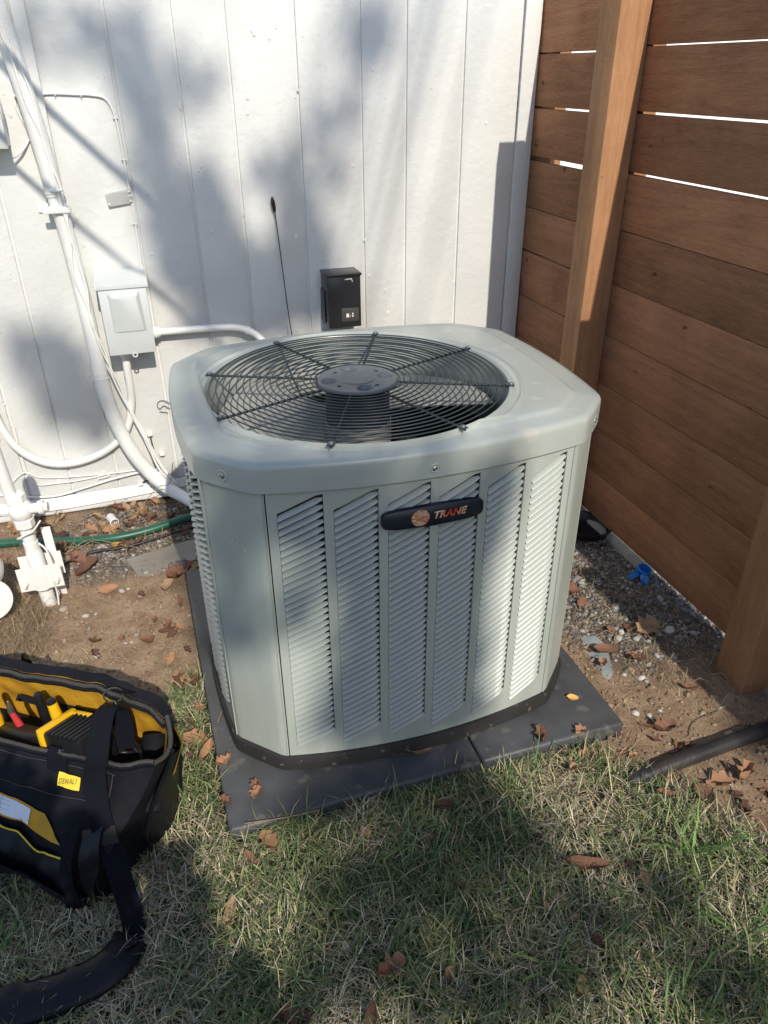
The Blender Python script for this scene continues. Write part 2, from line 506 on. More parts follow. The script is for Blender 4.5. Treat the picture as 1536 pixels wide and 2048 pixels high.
obj('roof', [(-3.6, WY + .02, 2.7), (1.5, WY + .02, 2.7), (1.5, 8.4, 2.7), (-3.6, 8.4, 2.7), (-3.6, 5.2, 3.9), (1.5, 5.2, 3.9)],
    [(0, 1, 5, 4), (2, 3, 4, 5), (0, 4, 3), (1, 2, 5), (0, 3, 2, 1)], mat('roof_shingles', (.12, .11, .10), .9, var=.3, vscale=30), hb, sm=False)

# ------------------------------------------------------------------ fence
FX = 1.26
fen = thing('wooden_fence', 'brown stained fence of wide horizontal boards on square posts', 'fence', (FX, 1.0, 0))
right = [.029, .170, .310, .450, .592, .734, .877, 1.0175, 1.156, 1.298, 1.440]
gapr = [.0015, .0015, .0015, .0015, .0015, .0015, .007, .006, .003]
def plank(y0, y1, z0, z1):
    bm = box_bm(FX, FX + .019, y0, y1, z0, z1, .0018, 2)
    cx, cy, cz = FX + .01, (y0 + y1) / 2, (z0 + z1) / 2
    for v in bm.verts: v.co -= Vector((cx, cy, cz))
    bmesh.ops.recalc_face_normals(bm, faces=bm.faces)
    me = bpy.data.meshes.new('board'); bm.to_mesh(me); bm.free(); me.materials.append(M_fence); smooth(me)
    o = bpy.data.objects.new('board', me); link(o, fen)
    o.location = (cx + random.uniform(-.0008, .0008), cy, cz)
    return o
for i in range(10):
    g0 = gapr[i - 1] / 2 if i else 0; g1 = gapr[i] / 2 if i < 9 else 0
    plank(-1.6, 1.862, right[i] + g0, right[i + 1] - g1)
left = [.03, .165, .30, .440, .581, .728, .863, 1.008, 1.150, 1.291, 1.432]
gapl = [.0015, .0015, .002, .0018, .005, .0018, .014, .006, .004]
for i in range(10):
    g0 = gapl[i - 1] / 2 if i else 0; g1 = gapl[i] / 2 if i < 9 else 0
    plank(1.864, WY + .05, left[i] + g0, left[i + 1] - g1)
def post(y0, y1, z1, x0=1.172, x1=FX - .001):
    bm = box_bm(x0, x1, y0, y1, -.1, z1, .003, 2)
    c = Vector(((x0 + x1) / 2, (y0 + y1) / 2, 0))
    for v in bm.verts: v.co -= c
    bmesh.ops.recalc_face_normals(bm, faces=bm.faces)
    me = bpy.data.meshes.new('post'); bm.to_mesh(me); bm.free(); me.materials.append(M_post); smooth(me)
    o = bpy.data.objects.new('post', me); link(o, fen); o.location = c
post(1.820, 1.906, 1.425)
post(.964, 1.053, 1.27)
post(-.10, -.01, 1.27)
for (y0, y1) in ((2.27, 2.47), (1.825, 1.90), (-.1, 0.0)):
    box('batten', FX + .020, FX + .058, y0, y1, 0, 1.42, M_post, fen, bev=.002)
box('concrete_footing', 1.243, 1.36, 1.44, 2.35, -.05, .012, M_conc, None, bev=.006)
tag(bpy.data.objects['concrete_footing'], 'low pale concrete footing strip running under the fence boards', 'footing')

# sunlit neighbour's yard seen through the gaps
drv = obj('driveway', [(1.7, -6, .02), (14, -6, .02), (14, 9, .02), (1.7, 9, .02)], [(0, 1, 2, 3)], M_drive)
tag(drv, 'bright concrete beyond the fence', kind='structure')
gar = thing('neighbour_garage', 'bright white sunlit wall glimpsed through the fence gaps', 'building', (6, 7, 0))
M_bright = mat('bright_white_wall', (.85, .85, .83), .6, var=.03)
box('front_wall', 1.75, 12, 6.0, 6.3, .03, 3.2, M_bright, gar, bev=.01)
box('end_wall', 11.8, 12.1, 6.3, 10, .03, 3.2, M_bright, gar, bev=.01)
obj('roof', [(1.6, 5.8, 3.2), (12.2, 5.8, 3.2), (12.2, 10.2, 4.2), (1.6, 10.2, 4.2)], [(0, 1, 2, 3)], M_pad, gar)

# ------------------------------------------------------------------ equipment pad
pad = thing('equipment_pad', 'black composite pad of two slabs beneath the air conditioner', 'pad', (.42, 1.39, 0))
def slab(x0, x1, dz, seed):
    bm = box_bm(x0, x1, PADY0, PADY1, -.02, .040 + dz, .007, 3)
    bmobj('slab', bm, M_pad, pad)
slab(0.0, .5115, -.0012, 1)
slab(.5145, PADX1, .0, 2)

# ------------------------------------------------------------------ air conditioner
UC = (.418, 1.349)
ac = thing('air_conditioner', 'sage green outdoor air conditioner with louvred sides and round fan guard', 'air conditioner', (*UC, .04))
HX, HXC, HY, HYC, SF, SS = .368, .290, .217, .297, .036, .017
def arc(p, q, sag, n):
    p, q = Vector(p), Vector(q); m = (p + q) / 2; d = (q - p); nr = Vector((d.y, -d.x)).normalized()
    return [p + d * (k / n) + nr * sag * (1 - (2 * k / n - 1) ** 2) for k in range(n + 1)]
def outline(off=0.0, nf=20, ns=12, rnd=.011):
    fl, fr_, rf, rb = (-HXC, -HYC), (HXC, -HYC), (HX, -HY), (HX, HY)
    br, bl, lb, lf = (HXC, HYC), (-HXC, HYC), (-HX, HY), (-HX, -HY)
    segs = [arc(fl, fr_, SF, nf), arc(fr_, rf, .002, 4), arc(rf, rb, SS, ns), arc(rb, br, .002, 4),
            arc(br, bl, SF, nf), arc(bl, lb, .002, 4), arc(lb, lf, SS, ns), arc(lf, fl, .002, 4)]
    pts = []
    m = len(segs)
    for i, s in enumerate(segs):
        nxt = segs[(i + 1) % m]
        # trim ends and round the corner
        body = s[1:-1]
        c = s[-1]
        d0 = (s[-2] - c).normalized(); d1 = (nxt[1] - c).normalized()
        a = c + d0 * rnd; b = c + d1 * rnd
        pts += [p for p in body if (p - c).length > rnd * 1.02 and (p - s[0]).length > rnd * 1.02]
        for t in (0, .25, .5, .75, 1):
            pts.append(a * (1 - t) ** 2 + c * 2 * t * (1 - t) + b * t * t)
    if off:
        n = len(pts); out = []
        for i in range(n):
            d = (pts[(i + 1) % n] - pts[i - 1]); nr = Vector((d.y, -d.x)).normalized()
            out.append(pts[i] + nr * off)
        pts = out
    return [Vector((p.x + UC[0], p.y + UC[1])) for p in pts]
def loop_wall(name, offz, mat_, parent, capb=False, capt=False):
    V, F = [], []
    n = None
    for off, z in offz:
        L_ = outline(off); n = len(L_)
        V += [(p.x, p.y, z) for p in L_]
    for i in range(len(offz) - 1):
        for k in range(n):
            a = i * n + k; b = i * n + (k + 1) % n
            F.append((a, b, b + n, a + n))
    if capb: F.append(tuple(range(n))[::-1])
    if capt: F.append(tuple((len(offz) - 1) * n + k for k in range(n)))
    return obj(name, V, F, mat_, parent, ang=35)
loop_wall('base_pan', [(.002, .0405), (.008, .046), (.008, .070), (.006, .0775), (.000, .0776), (-.03, .0776)], M_pan, ac, capb=True, capt=True)
# inner coil
loop_wall('coil', [(-.028, .078), (-.028, .674)], M_coil, ac)
ZB, ZT = .0785, .6765
def panel_strip(pts2, z0, z1, off):
    V, F = [], []
    for p in pts2:
        V += [(p[0], p[1], z0), (p[0], p[1], z1)]
    for k in range(len(pts2) - 1):
        F.append((2 * k, 2 * k + 2, 2 * k + 3, 2 * k + 1))
    return V, F
# corner posts: chamfer with returns onto each side, separate sheet pieces
def side_pt(side, u):
    """u in -1..1 along a side; returns point and outward normal"""
    if side in ('front', 'back'):
        s = -1 if side == 'front' else 1
        x = HXC * u; y = s * (HYC + SF * (1 - u * u))
        nr = Vector((-(-2 * SF * u / HXC) * 1.0, s)).normalized() if False else Vector((2 * SF * u / HXC, s)).normalized()
    else:
        s = -1 if side == 'left' else 1
        y = HY * u; x = s * (HX + SS * (1 - u * u))
        nr = Vector((s, 2 * SS * u / HY)).normalized()
    return Vector((UC[0] + x, UC[1] + y)), nr
def sheet(name, pts2, z0, z1, th, parent):
    """thin bent sheet with thickness"""
    n = len(pts2); V = []; F = []
    nrm = []
    for i in range(n):
        d = pts2[min(i + 1, n - 1)] - pts2[max(i - 1, 0)]
        nrm.append(Vector((d.y, -d.x)).normalized())
    for i, p in enumerate(pts2):
        q = p - nrm[i] * th
        V += [(p.x, p.y, z0), (p.x, p.y, z1), (q.x, q.y, z1), (q.x, q.y, z0)]
    for i in range(n - 1):
        a, b = 4 * i, 4 * (i + 1)
        F += [(a, b, b + 1, a + 1), (a + 1, b + 1, b + 2, a + 2), (a + 2, b + 2, b + 3, a + 3), (a + 3, b + 3, b, a)]
    F += [(0, 1, 2, 3), tuple(4 * (n - 1) + k for k in (3, 2, 1, 0))]
    return obj(name, V, F, M_unit, parent, ang=35)
def fillet(pts, r):
    out = [pts[0]]
    for i in range(1, len(pts) - 1):
        c = pts[i]; d0 = (pts[i - 1] - c).normalized(); d1 = (pts[i + 1] - c).normalized()
        a = c + d0 * r; b = c + d1 * r
        out += [a * (1 - t) ** 2 + c * 2 * t * (1 - t) + b * t * t for t in (0, .2, .4, .6, .8, 1)]
    out.append(pts[-1]); return out
U0 = -.955
def V2(x, y): return Vector((UC[0] + x, UC[1] + y))
for sx in (-1, 1):
    for sy in (-1, 1):
        side_x = 'left' if sx < 0 else 'right'; side_y = 'front' if sy < 0 else 'back'
        a = side_pt(side_y, sx * .976)[0]; b = side_pt(side_x, sy * .975)[0]
        pts = [a, V2(sx * HXC, sy * HYC), V2(sx * HX, sy * HY), b]
        if sx * sy < 0: pts = pts[::-1]
        pts = pts if sx * sy > 0 else pts
        # orientation: outward normal is on the right of travel (d.y,-d.x)
        c = Vector(UC)
        d = pts[1] - pts[0]
        if Vector((d.y, -d.x)).dot(pts[0] - c) < 0: pts = pts[::-1]
        sheet('corner_post', fillet(pts, .010), ZB, ZT, .002, ac)

# pale scratches on the front left corner post
def post_pt(q, z):
    a_ = V2(-HXC, -HYC); b_ = V2(-HX, -HY); p = a_.lerp(b_, q); return Vector((p.x - .0016, p.y - .0016, z))
for (q0, z0, q1, z1, w_) in ((.30, .560, .34, .553, .0011), (.45, .583, .43, .577, .0009), (.40, .556, .62, .566, .0004), (.62, .566, .75, .570, .0004), (.52, .575, .56, .562, .0005), (.36, .566, .33, .558, .0005), (.2, .31, .23, .295, .0004), (.7, .22, .66, .215, .0005)):
    a_, b_ = post_pt(q0, z0), post_pt(q1, z1); dn = Vector((0, 0, w_)) if abs(z1 - z0) < abs(q1 - q0) * .12 else (b_ - a_).cross(Vector((1, 1, 0))).normalized() * w_
    obj('scratch_mark', [a_ - dn, b_ - dn * .3, b_ + dn * .3, a_ + dn], [(0, 1, 2, 3)], M_scratch, ac, sm=False)
# louvred panels
LSL = .48
def louvre_panel(side, cols, cw, zb_l, zt_l, N_l, stuff=False, umin=-.958, umax=.958):
    """columns: list of left edges (in metres along the side from its centre). Panel sheet with real slanted openings; slats behind."""
    half = HXC if side in ('front', 'back') else HY
    def P(s, z, out):
        p, nr = side_pt(side, s / half)
        q = p + nr * out
        return Vector((q.x, q.y, z))
    sgn = 1 if side in ('front', 'right') else -1   # s increases to the viewer's right
    def PP(s, z, out): return P(s * sgn if side in ('front', 'back') else s * sgn, z, out)
    rise = cw * LSL
    V, F = [], []
    def quad(s0, s1, zf0, zf1, n=1):
        """strip between s0..s1, lower z zf0(s), upper zf1(s)"""
        for k in range(n):
            a_, b_ = s0 + (s1 - s0) * k / n, s0 + (s1 - s0) * (k + 1) / n
            o = len(V)
            for (s_, f_) in ((a_, zf0), (b_, zf0), (b_, zf1), (a_, zf1)): V.append(PP(s_, f_(s_), .0))
            F.append((o, o + 1, o + 2, o + 3))
            # returned edges give the sheet its thickness
            o2 = len(V)
            for (s_, f_) in ((a_, zf0), (b_, zf0), (b_, zf1), (a_, zf1)): V.append(PP(s_, f_(s_), -.0035))
            F.append((o, o2, o2 + 1, o + 1)); F.append((o + 3, o + 2, o2 + 2, o2 + 3))
            if k == 0: F.append((o, o + 3, o2 + 3, o2))
            if k == n - 1: F.append((o + 1, o2 + 1, o2 + 2, o + 2))
    lo = lambda s: ZB; hi = lambda s: ZT
    e = umin * half; E_ = umax * half
    edges = [e]
    for c in cols: edges += [c, c + cw]
    edges.append(E_)
    for i in range(0, len(edges) - 1, 2): quad(edges[i], edges[i + 1], lo, hi, 2)
    for c in cols:
        zt = lambda s, c=c: min(zt_l + (s - c) * LSL, zt_l + rise - .004)
        zb = lambda s, c=c: zb_l + (s - c) * LSL
        quad(c, c + cw, lo, zb, 3); quad(c, c + cw, zt, hi, 6)
    pn = obj(side + '_panel', V, F, M_unit, ac, ang=30)
    pitch = (zt_l - zb_l) / N_l
    # a slat: recessed at its top, lipped out at its bottom, right end turned in
    prof = [(pitch * .47, -.0066), (pitch * .43, -.0050), (pitch * .28, -.0014), (pitch * .12, .0020), (pitch * .01, .0034), (-pitch * .05, .0030), (-pitch * .05, -.0010)]
    allV, allF = [], []
    for ci, c in enumerate(cols):
        sv, sf = [], []
        ns = 7
        org = PP(c + cw / 2, zb_l, 0)
        for k in range(ns):
            t = k / (ns - 1); s = c + .0006 + (cw - .0012) * t
            for dz, out in prof:
                o_ = out
                z = zb_l + (s - c) * LSL + dz
                if t > .93: z = z - .0042 * max(0, dz / (pitch * .47)) - .0008; o_ = min(out, -.0012)
                sv.append(PP(s, z, o_) - org)
        m = len(prof)
        for k in range(ns - 1):
            for q in range(m - 1):
                a_ = k * m + q; sf.append((a_, a_ + m, a_ + m + 1, a_ + 1))
        if stuff:
            for j in range(N_l):
                o_ = len(allV); allV += [v + org + Vector((0, 0, j * pitch)) for v in sv]; allF += [tuple(i + o_ for i in f) for f in sf]
        else:
            me = bpy.data.meshes.new('louvre'); me.from_pydata([tuple(v) for v in sv], [], sf); me.materials.append(M_unit); smooth(me, 50)
            for j in range(N_l):
                o = bpy.data.objects.new('louvre', me)
                o.location = org + Vector((0, 0, j * pitch)); link(o, pn)
    if stuff:
        tag(obj('louvre_rows', allV, allF, M_unit, pn, ang=50), kind='stuff')
    return pn
fc = [.1555 + .0903 * i - UC[0] for i in range(6)]
louvre_panel('front', fc, .0745, .103, .634, 38)
lc = [-.195 + .099 * i for i in range(4)]
louvre_panel('left', lc, .082, .103, .634, 38, stuff=True)
louvre_panel('right', lc, .082, .103, .634, 38, stuff=True)
louvre_panel('back', fc, .0745, .103, .634, 38, stuff=True)

# top cover with the round mouth of the fan
HC = Vector((.373, 1.317)); HR = .286
def ray_out(poly, c, ang):
    d = Vector((math.cos(ang), math.sin(ang))); best = None
    n = len(poly)
    for i in range(n):
        p, q = poly[i] - c, poly[(i + 1) % n] - c
        e_ = q - p; den = d.x * e_.y - d.y * e_.x
        if abs(den) < 1e-12: continue
        t = (p.x * e_.y - p.y * e_.x) / den; u = (p.x * d.y - p.y * d.x) / den
        if t > 0 and -1e-6 <= u <= 1 + 1e-6: best = t if best is None else max(best, t)
    return best
def top_cover():
    NA = 288
    ol = {}
    for off in (.009, .0075, .003, -.006): ol[off] = outline(off)
    V, F, rows = [], [], []
    for k in range(NA):
        an = 2 * math.pi * k / NA
        r9 = ray_out(ol[.009], HC, an); r7 = ray_out(ol[.0075], HC, an); r3 = ray_out(ol[.003], HC, an); r0 = ray_out(ol[-.006], HC, an)
        row = [(r9 - .004, .6765), (r9, .677), (r9, .700), (r9, .7165), (r9 - .0008, .7205), (r9 - .0035, .7245), (r0, .7275)]
        cand = [(r0 - .030, .7285), (r0 - .036, .7305), (r0 - .041, .7335), (r0 - .047, .7345), (.322, .7355), (.3165, .7360), (.3140, .7395), (.3100, .7400), (.3070, .7370), (.2960, .7370), (.2930, .7390), (.2885, .7390), (.2860, .7360), (.2850, .7300)]
        lastr = r0
        room = r0 - .2850
        for i, (r, z) in enumerate(cand):
            lim = r0 - (i + 1) * min(.0012, room / 40)
            r = min(r, lim, lastr - .0002)
            r = max(r, .2850 + (len(cand) - 1 - i) * .0002)
            row.append((r, z)); lastr = r
        row += [(.2845, .700), (.2845, .610), (.292, .600)]
        rows.append([(HC.x + r * math.cos(an), HC.y + r * math.sin(an), z) for r, z in row])
    m = len(rows[0])
    for rw in rows: V += rw
    for k in range(NA):
        k2 = (k + 1) % NA
        for i in range(m - 1):
            F.append((k * m + i, k2 * m + i, k2 * m + i + 1, k * m + i + 1))
    o = obj('top_cover', V, F, M_lid, ac, ang=50)
    return o
tcv = top_cover()
def screw(c, nrm, r=.006, parent=ac):
    n = Vector(nrm).normalized()
    lathe('screw_dimple', [(r * 2.0, .0002), (r * 1.7, .0013), (r * 1.3, .0008), (r, .0004)], c, M_lid, parent, 20, n)
    return lathe('screw', [(r * .9, .0006), (r * .9, .002), (r * .55, .003), (r * .5, .0018), (.0004, .0018)], c, M_screw, parent, 12, n)
pf, nf_ = side_pt('front', -.02); pf2 = pf + nf_ * .0092
screw((pf2.x, pf2.y, .694), (nf_.x, nf_.y, 0), .0045, tcv)
for (sx) in (-1, 1):
    c = V2(sx * (HX + HXC) / 2, -(HY + HYC) / 2); n = Vector((sx * .707, -.707)); c = c + n * .0115
    screw((c.x, c.y, .698), (n.x, n.y, 0), .0055, tcv)

# fan guard
GZ = .7415
grd = obj('fan_guard', *ring_geo((HC.x, HC.y, GZ), .0815, .0018, 96, 6), M_wire, ac)
rads = [.0895 + i * (.2785 - .0895) / 15 for i in range(16)]
for r in rads:
    V_, F_ = ring_geo((HC.x, HC.y, GZ + .0022 * math.cos((r - .08) / .2 * 1.4)), r, .00142, 120, 6)
    obj('guard_ring', V_, F_, M_wire, grd, ang=80)
for k in range(8):
    an = R(20.6 + 45 * k)
    d = Vector((math.cos(an), math.sin(an), 0)); c = Vector((HC.x, HC.y, GZ - .003))
    tube('spoke', [c + d * .070, c + d * .18, c + d * .286, c + d * .289 + Vector((0, 0, .001)), c + d * .297], [.0025, .0025, .0025, .0025, .0025], M_wire, grd, 8, 0)
    e = HC.to_3d() + d * .2915; s = Vector((-d.y, d.x, 0))
    bm = box_bm(-.010, .006, -.0065, .0065, -.001, .0012, .0008)
    bmesh.ops.transform(bm, matrix=Matrix.Translation((e.x, e.y, .7408)) @ Matrix.Rotation(an, 4, 'Z'), verts=bm.verts)
    bmobj('guard_clip', bm, M_wire, grd)
    lathe('guard_screw', [(.0048, 0), (.0048, .0015), (.0035, .003), (.0012, .0032)], (e.x, e.y, .7420), M_gscrew, grd, 10)
# hub plate with dimples
hubp = []
NA = 96
def hub_plate():
    V, F = [], []
    rr = [0.0001, .028, .031, .0325, .034, .036] + list(np.linspace(.038, .072, 16)) + [.0745, .076, .0775, .079]
    dim = [(R(92), .053), (R(-2), .055), (R(-90), .055), (R(178), .055)]
    for r in rr:
        for k in range(NA):
            a_ = 2 * math.pi * k / NA
            x, y = r * math.cos(a_), r * math.sin(a_)
            z = .7432
            if .0305 < r < .0345: z += .0012
            if .034 <= r < .037: z -= .0008
            for da, dr in dim:
                q = math.hypot(x - dr * math.cos(da), y - dr * math.sin(da))
                z -= .0075 * (1 - sst(.0105, .0165, q))
            if r > .0755: z -= (r - .0755) * 1.6
            V.append((HC.x + x, HC.y + y, z))
    for i in range(len(rr) - 1):
        for k in range(NA):
            a_ = i * NA + k; b_ = i * NA + (k + 1) % NA
            F.append((a_, b_, b_ + NA, a_ + NA))
    return obj('hub_plate', V, F, M_hub, ac, ang=60)
hp = hub_plate()
for a_ in (30, -62, -145, 127):
    d = Vector((math.cos(R(a_)), math.sin(R(a_)), 0)); c = HC.to_3d() + d * .0535; c.z = .7436
    bm = bmesh.new()
    bmesh.ops.create_circle(bm, cap_ends=True, radius=.0042, segments=12, matrix=Matrix.Translation(c) @ Matrix.Rotation(R(a_ + 90), 4, 'Z') @ Matrix.Diagonal((1.25, .75, 1, 1)))
    bmobj('slot', bm, M_dark, hp)
# motor, fan
lathe('motor', [(.03, .735), (.058, .733), (.062, .72), (.062, .565), (.05, .552), (.0002, .552)], (HC.x, HC.y, 0), M_motor, ac, 40)
def blade(a0, nm='fan_blade'):
    V, F = [], []
    NR, NCH = 12, 14
    for i in range(NR + 1):
        t = i / NR; r = .058 + (.272 - .058) * t
        span = R(50 + 38 * t ** .8)
        for j in range(NCH + 1):
            u = j / NCH - .5
            a_ = a0 + span * u + R(10) * t
            z = .655 - .060 * u * (1 - .25 * t) - .018 * (2 * u) ** 2 * .6 + .012 * t
            V.append((HC.x + r * math.cos(a_), HC.y + r * math.sin(a_), z))
    for i in range(NR):
        for j in range(NCH):
            a_ = i * (NCH + 1) + j; F.append((a_, a_ + 1, a_ + NCH + 2, a_ + NCH + 1))
    n = len(V)
    V += [(x, y, z - .0018) for x, y, z in V]; F += [tuple(i + n for i in f)[::-1] for f in F]
    return obj(nm, V, F, M_blade, ac, ang=60)
blade(R(158)); blade(R(22)); 
lathe('fan_collar', [(.0635, .60), (.0635, .66), (.0655, .66), (.0655, .60)], (HC.x, HC.y, 0), M_blade, ac, 40, cap=False)
# inside: compressor, control box, pan litter
lathe('compressor', [(.002, .36), (.05, .35), (.078, .31), (.082, .26), (.082, .12), (.075, .078)], (.52, 1.43, 0), M_motor, ac, 32)
box('control_box', .14, .335, 1.09, 1.20, .10, .50, M_unit_in, ac, bev=.004)
tube('copper_line', [(.52, 1.43, .34), (.5, 1.33, .42), (.42, 1.22, .38), (.36, 1.16, .2), (.34, 1.15, .09)], .006, mat('copper', (.35, .16, .08), .35, metal=.8), ac)
tube('refrigerant_tube', [(.6, 1.2, .10), (.63, 1.25, .3), (.6, 1.35, .5), (.5, 1.5, .52), (.3, 1.55, .45), (.2, 1.5, .2)], .008, M_motor, ac)
box('control_box_flange', .66, .70, 1.1, 1.5, .10, .58, M_motor, ac, bev=.002)

# badge
bdg_c, bdg_w, bdg_h = (.4135, .606), .182, .0405
def fpt(x, z, out):
    u = (x - UC[0]) / HXC; p, nr = side_pt('front', u); q = p + nr * out
    return Vector((q.x, q.y, z))
def badge_z(x): return .6065
V_, F_ = [], []
N_ = 36
for lay, (out, sc) in enumerate(((.003, 1.0), (.0085, 1.0), (.0115, .97), (.0125, .90))):
    for k in range(N_):
        a_ = 2 * math.pi * k / N_; ca, sa = math.cos(a_), math.sin(a_)
        # rounded lozenge
        ex = abs(ca) ** .26 * (1 if ca > 0 else -1); ez = abs(sa) ** .42 * (1 if sa > 0 else -1)
        s_ = sc if lay < 2 else None
        hw_, hh_ = bdg_w / 2 - (1 - sc) * .02, bdg_h / 2 - (1 - sc) * .02
        x = bdg_c[0] + ex * hw_; z = bdg_c[1] + ez * hh_ * (1.0 - .18 * (ex ** 2))
        V_.append(fpt(x, z, out))
for i in range(3):
    for k in range(N_): F_.append((i * N_ + k, i * N_ + (k + 1) % N_, (i + 1) * N_ + (k + 1) % N_, (i + 1) * N_ + k))
F_.append(tuple(3 * N_ + k for k in range(N_)))
bdg = obj('badge', V_, F_, M_badge, ac, ang=50)
tag(bdg, 'dark navy name badge reading TRANE')
V_ = [fpt(.3885, .6065, .0131)] + [fpt(.3885 + .0158 * math.cos(2 * math.pi * k / 28), .6065 + .0158 * math.sin(2 * math.pi * k / 28), .0131) for k in range(28)]
obj('emblem', V_, [(0, 1 + k, 1 + (k + 1) % 28) for k in range(28)], M_emblem, bdg)
def text_mesh(s, size, mt, parent, place, shear=0, name='lettering', offs=.0):
    cu = bpy.data.curves.new('txt', 'FONT'); cu.body = s; cu.size = size; cu.extrude = 0; cu.resolution_u = 3
    cu.offset = offs; cu.shear = shear; cu.align_x = 'CENTER'; cu.align_y = 'CENTER'; cu.space_character = 1.04
    to = bpy.data.objects.new('txt', cu); col.objects.link(to)
    dg = bpy.context.evaluated_depsgraph_get()
    me = bpy.data.meshes.new_from_object(to.evaluated_get(dg))
    bpy.data.objects.remove(to); 
    for v in me.vertices: v.co = place(v.co.x, v.co.y)
    me.materials.clear(); me.materials.append(mt)
    me.name = name
    return link(bpy.data.objects.new(name, me), parent)
text_mesh('TRANE', .0185, M_letters, bdg, lambda x, y: fpt(.4395 + x * .98, .607 + y, .0132), shear=.25, offs=.0007)

# ------------------------------------------------------------------ things on the wall
# disconnect box
dc = thing('disconnect_box', 'grey painted electrical disconnect box with a raised door panel on the siding', 'electrical box', (-.04, WY, .53))
BX0, BX1, BY = -.105, .026, WY - .1
def poly_prism(name, yz, x0, x1, mt, parent, bev=.002):
    bm = bmesh.new()
    a_ = [bm.verts.new((x0, y, z)) for y, z in yz]; b_ = [bm.verts.new((x1, y, z)) for y, z in yz]
    bm.faces.new(a_); bm.faces.new(b_[::-1])
    n = len(yz)
    for i in range(n): bm.faces.new((a_[i], b_[i], b_[(i + 1) % n], a_[(i + 1) % n]))
    if bev: bmesh.ops.bevel(bm, geom=bm.edges[:], offset=bev, segments=2, affect='EDGES')
    return bmobj(name, bm, mt, parent)
poly_prism('box_body', [(WY - .001, .535), (BY + .006, .540), (BY + .006, .728), (WY - .001, .745)], BX0 + .003, BX1 - .003, M_gbox, dc)
poly_prism('lid', [(WY - .001, .742), (WY - .001, .762), (BY - .004, .738), (BY - .004, .726), (BY + .004, .726)], BX0 - .005, BX1 + .005, M_gbox, dc)
door = box('door', BX0, BX1, BY, BY + .005, .538, .725, M_gbox, dc, bev=.002)
bm = bmesh.new()
o_ = [(-.082, .720), (.004, .720), (.009, .603), (-.080, .603)]; i_ = [(-.070, .706), (-.006, .706), (.000, .605), (-.066, .605)]
vo_ = [bm.verts.new((x, BY - .0005, z)) for x, z in o_]; vi_ = [bm.verts.new((x, BY - (.018 if z > .65 else .003), z)) for x, z in i_]
for k in range(4): bm.faces.new((vo_[k], vo_[(k + 1) % 4], vi_[(k + 1) % 4], vi_[k]))
bm.faces.new(vi_)
bmesh.ops.bevel(bm, geom=bm.edges[:], offset=.002, segments=2, affect='EDGES')
bmobj('door_emboss', bm, M_gbox, door)
lathe('lock_tab', [(.008, 0), (.008, .002), (.004, .002), (.004, 0)], (-.035, BY - .001, .536), M_gbox, dc, 16, (0, -1, 0), cap=False)
# conduit right of the box
cr = thing('side_conduit', 'white conduit leaving the right side of the disconnect box and bending behind the unit', 'conduit', (.2, WY, .56))
yq = WY - .03
tube('pipe', [(.03, yq, .575), (.10, yq, .574), (.20, yq, .572), (.27, yq, .567), (.315, yq - .005, .552), (.345, yq - .02, .528), (.365, yq - .05, .49), (.375, yq - .1, .42)], .0108, M_wpipe, cr, 14)
lathe('coupling', [(.016, 0), (.018, .002), (.018, .014), (.015, .016), (.015, .022)], (.024, yq, .575), M_wpipe, cr, 16, (1, 0, 0))
lathe('collar', [(.0132, 0), (.0132, .012)], (.30, yq - .002, .558), M_wpipe, cr, 16, (1, 0, -.35))
# conduit below the box
cb = thing('bottom_conduit', 'white conduit curving from under the disconnect box to the left behind the gas pipe', 'conduit', (-.2, WY, .25))
tube('pipe', [(-.062, WY - .05, .54), (-.066, WY - .045, .48), (-.067, WY - .035, .42), (-.073, WY - .022, .36), (-.095, WY - .016, .285), (-.135, WY - .016, .235), (-.205, WY - .016, .196), (-.290, WY - .016, .180), (-.365, WY - .018, .198), (-.425, WY - .022, .255), (-.455, WY - .025, .34), (-.470, WY - .025, .46)], .0118, M_wpipe, cb, 14)
lathe('coupling', [(.014, 0), (.019, .002), (.019, .016), (.015, .02)], (-.062, WY - .05, .517), M_wpipe, cb, 16)
# insulated refrigerant line
il = thing('insulated_line', 'thick white painted insulated refrigerant line running down the siding to the unit', 'pipe', (-.15, WY, .3))
yI = WY - .028
tube('lower_sleeve', [(-.165, yI, .945), (-.157, yI, .86), (-.150, yI, .70), (-.147, yI, .55), (-.146, yI, .455)], .0212, M_foam, il, 18)
tube('bend_sleeve', [(-.147, yI, .470), (-.143, yI, .40), (-.128, yI - .002, .30), (-.098, yI - .006, .20), (-.058, yI - .015, .125), (-.02, yI - .035, .08)], .0222, M_foam, il, 18)
tube('end_sleeve', [(-.045, yI - .02, .107), (-.01, yI - .045, .072), (.04, yI - .10, .055), (.09, yI - .2, .06)], [.024, .021, .019, .019], M_foam, il, 16)
tube('upper_sleeve', [(-.225, yI, 1.65), (-.207, yI, 1.40), (-.186, yI, 1.20), (-.172, yI, 1.06), (-.167, yI, .965)], .0235, M_foam, il, 18)
tube('neck', [(-.168, yI, .98), (-.166, yI, .93)], .0205, M_foam, il, 18, 0)
box('wall_channel', -.168, -.134, WY - .020, WY - .001, .97, 1.75, M_white, il, bev=.003).matrix_parent_inverse @= Matrix.Translation((-.012, 0, 0))
st = box('strap', -.205, -.132, WY - .060, WY - .052, .925, .940, M_wpipe, il, bev=.003)
lathe('strap_band', [(.0275, 0), (.0285, .003), (.0275, .008), (.0285, .013), (.0275, .016)], (-.166, yI, .924), M_wpipe, il, 20)
lathe('strap_screw', [(.006, 0), (.006, .003), (.003, .005)], (-.205, WY - .004, .934), M_wpipe, il, 10, (0, -1, 0))
box('strap_ear', -.219, -.190, WY - .005, WY - .001, .922, .946, M_wpipe, il, bev=.002)
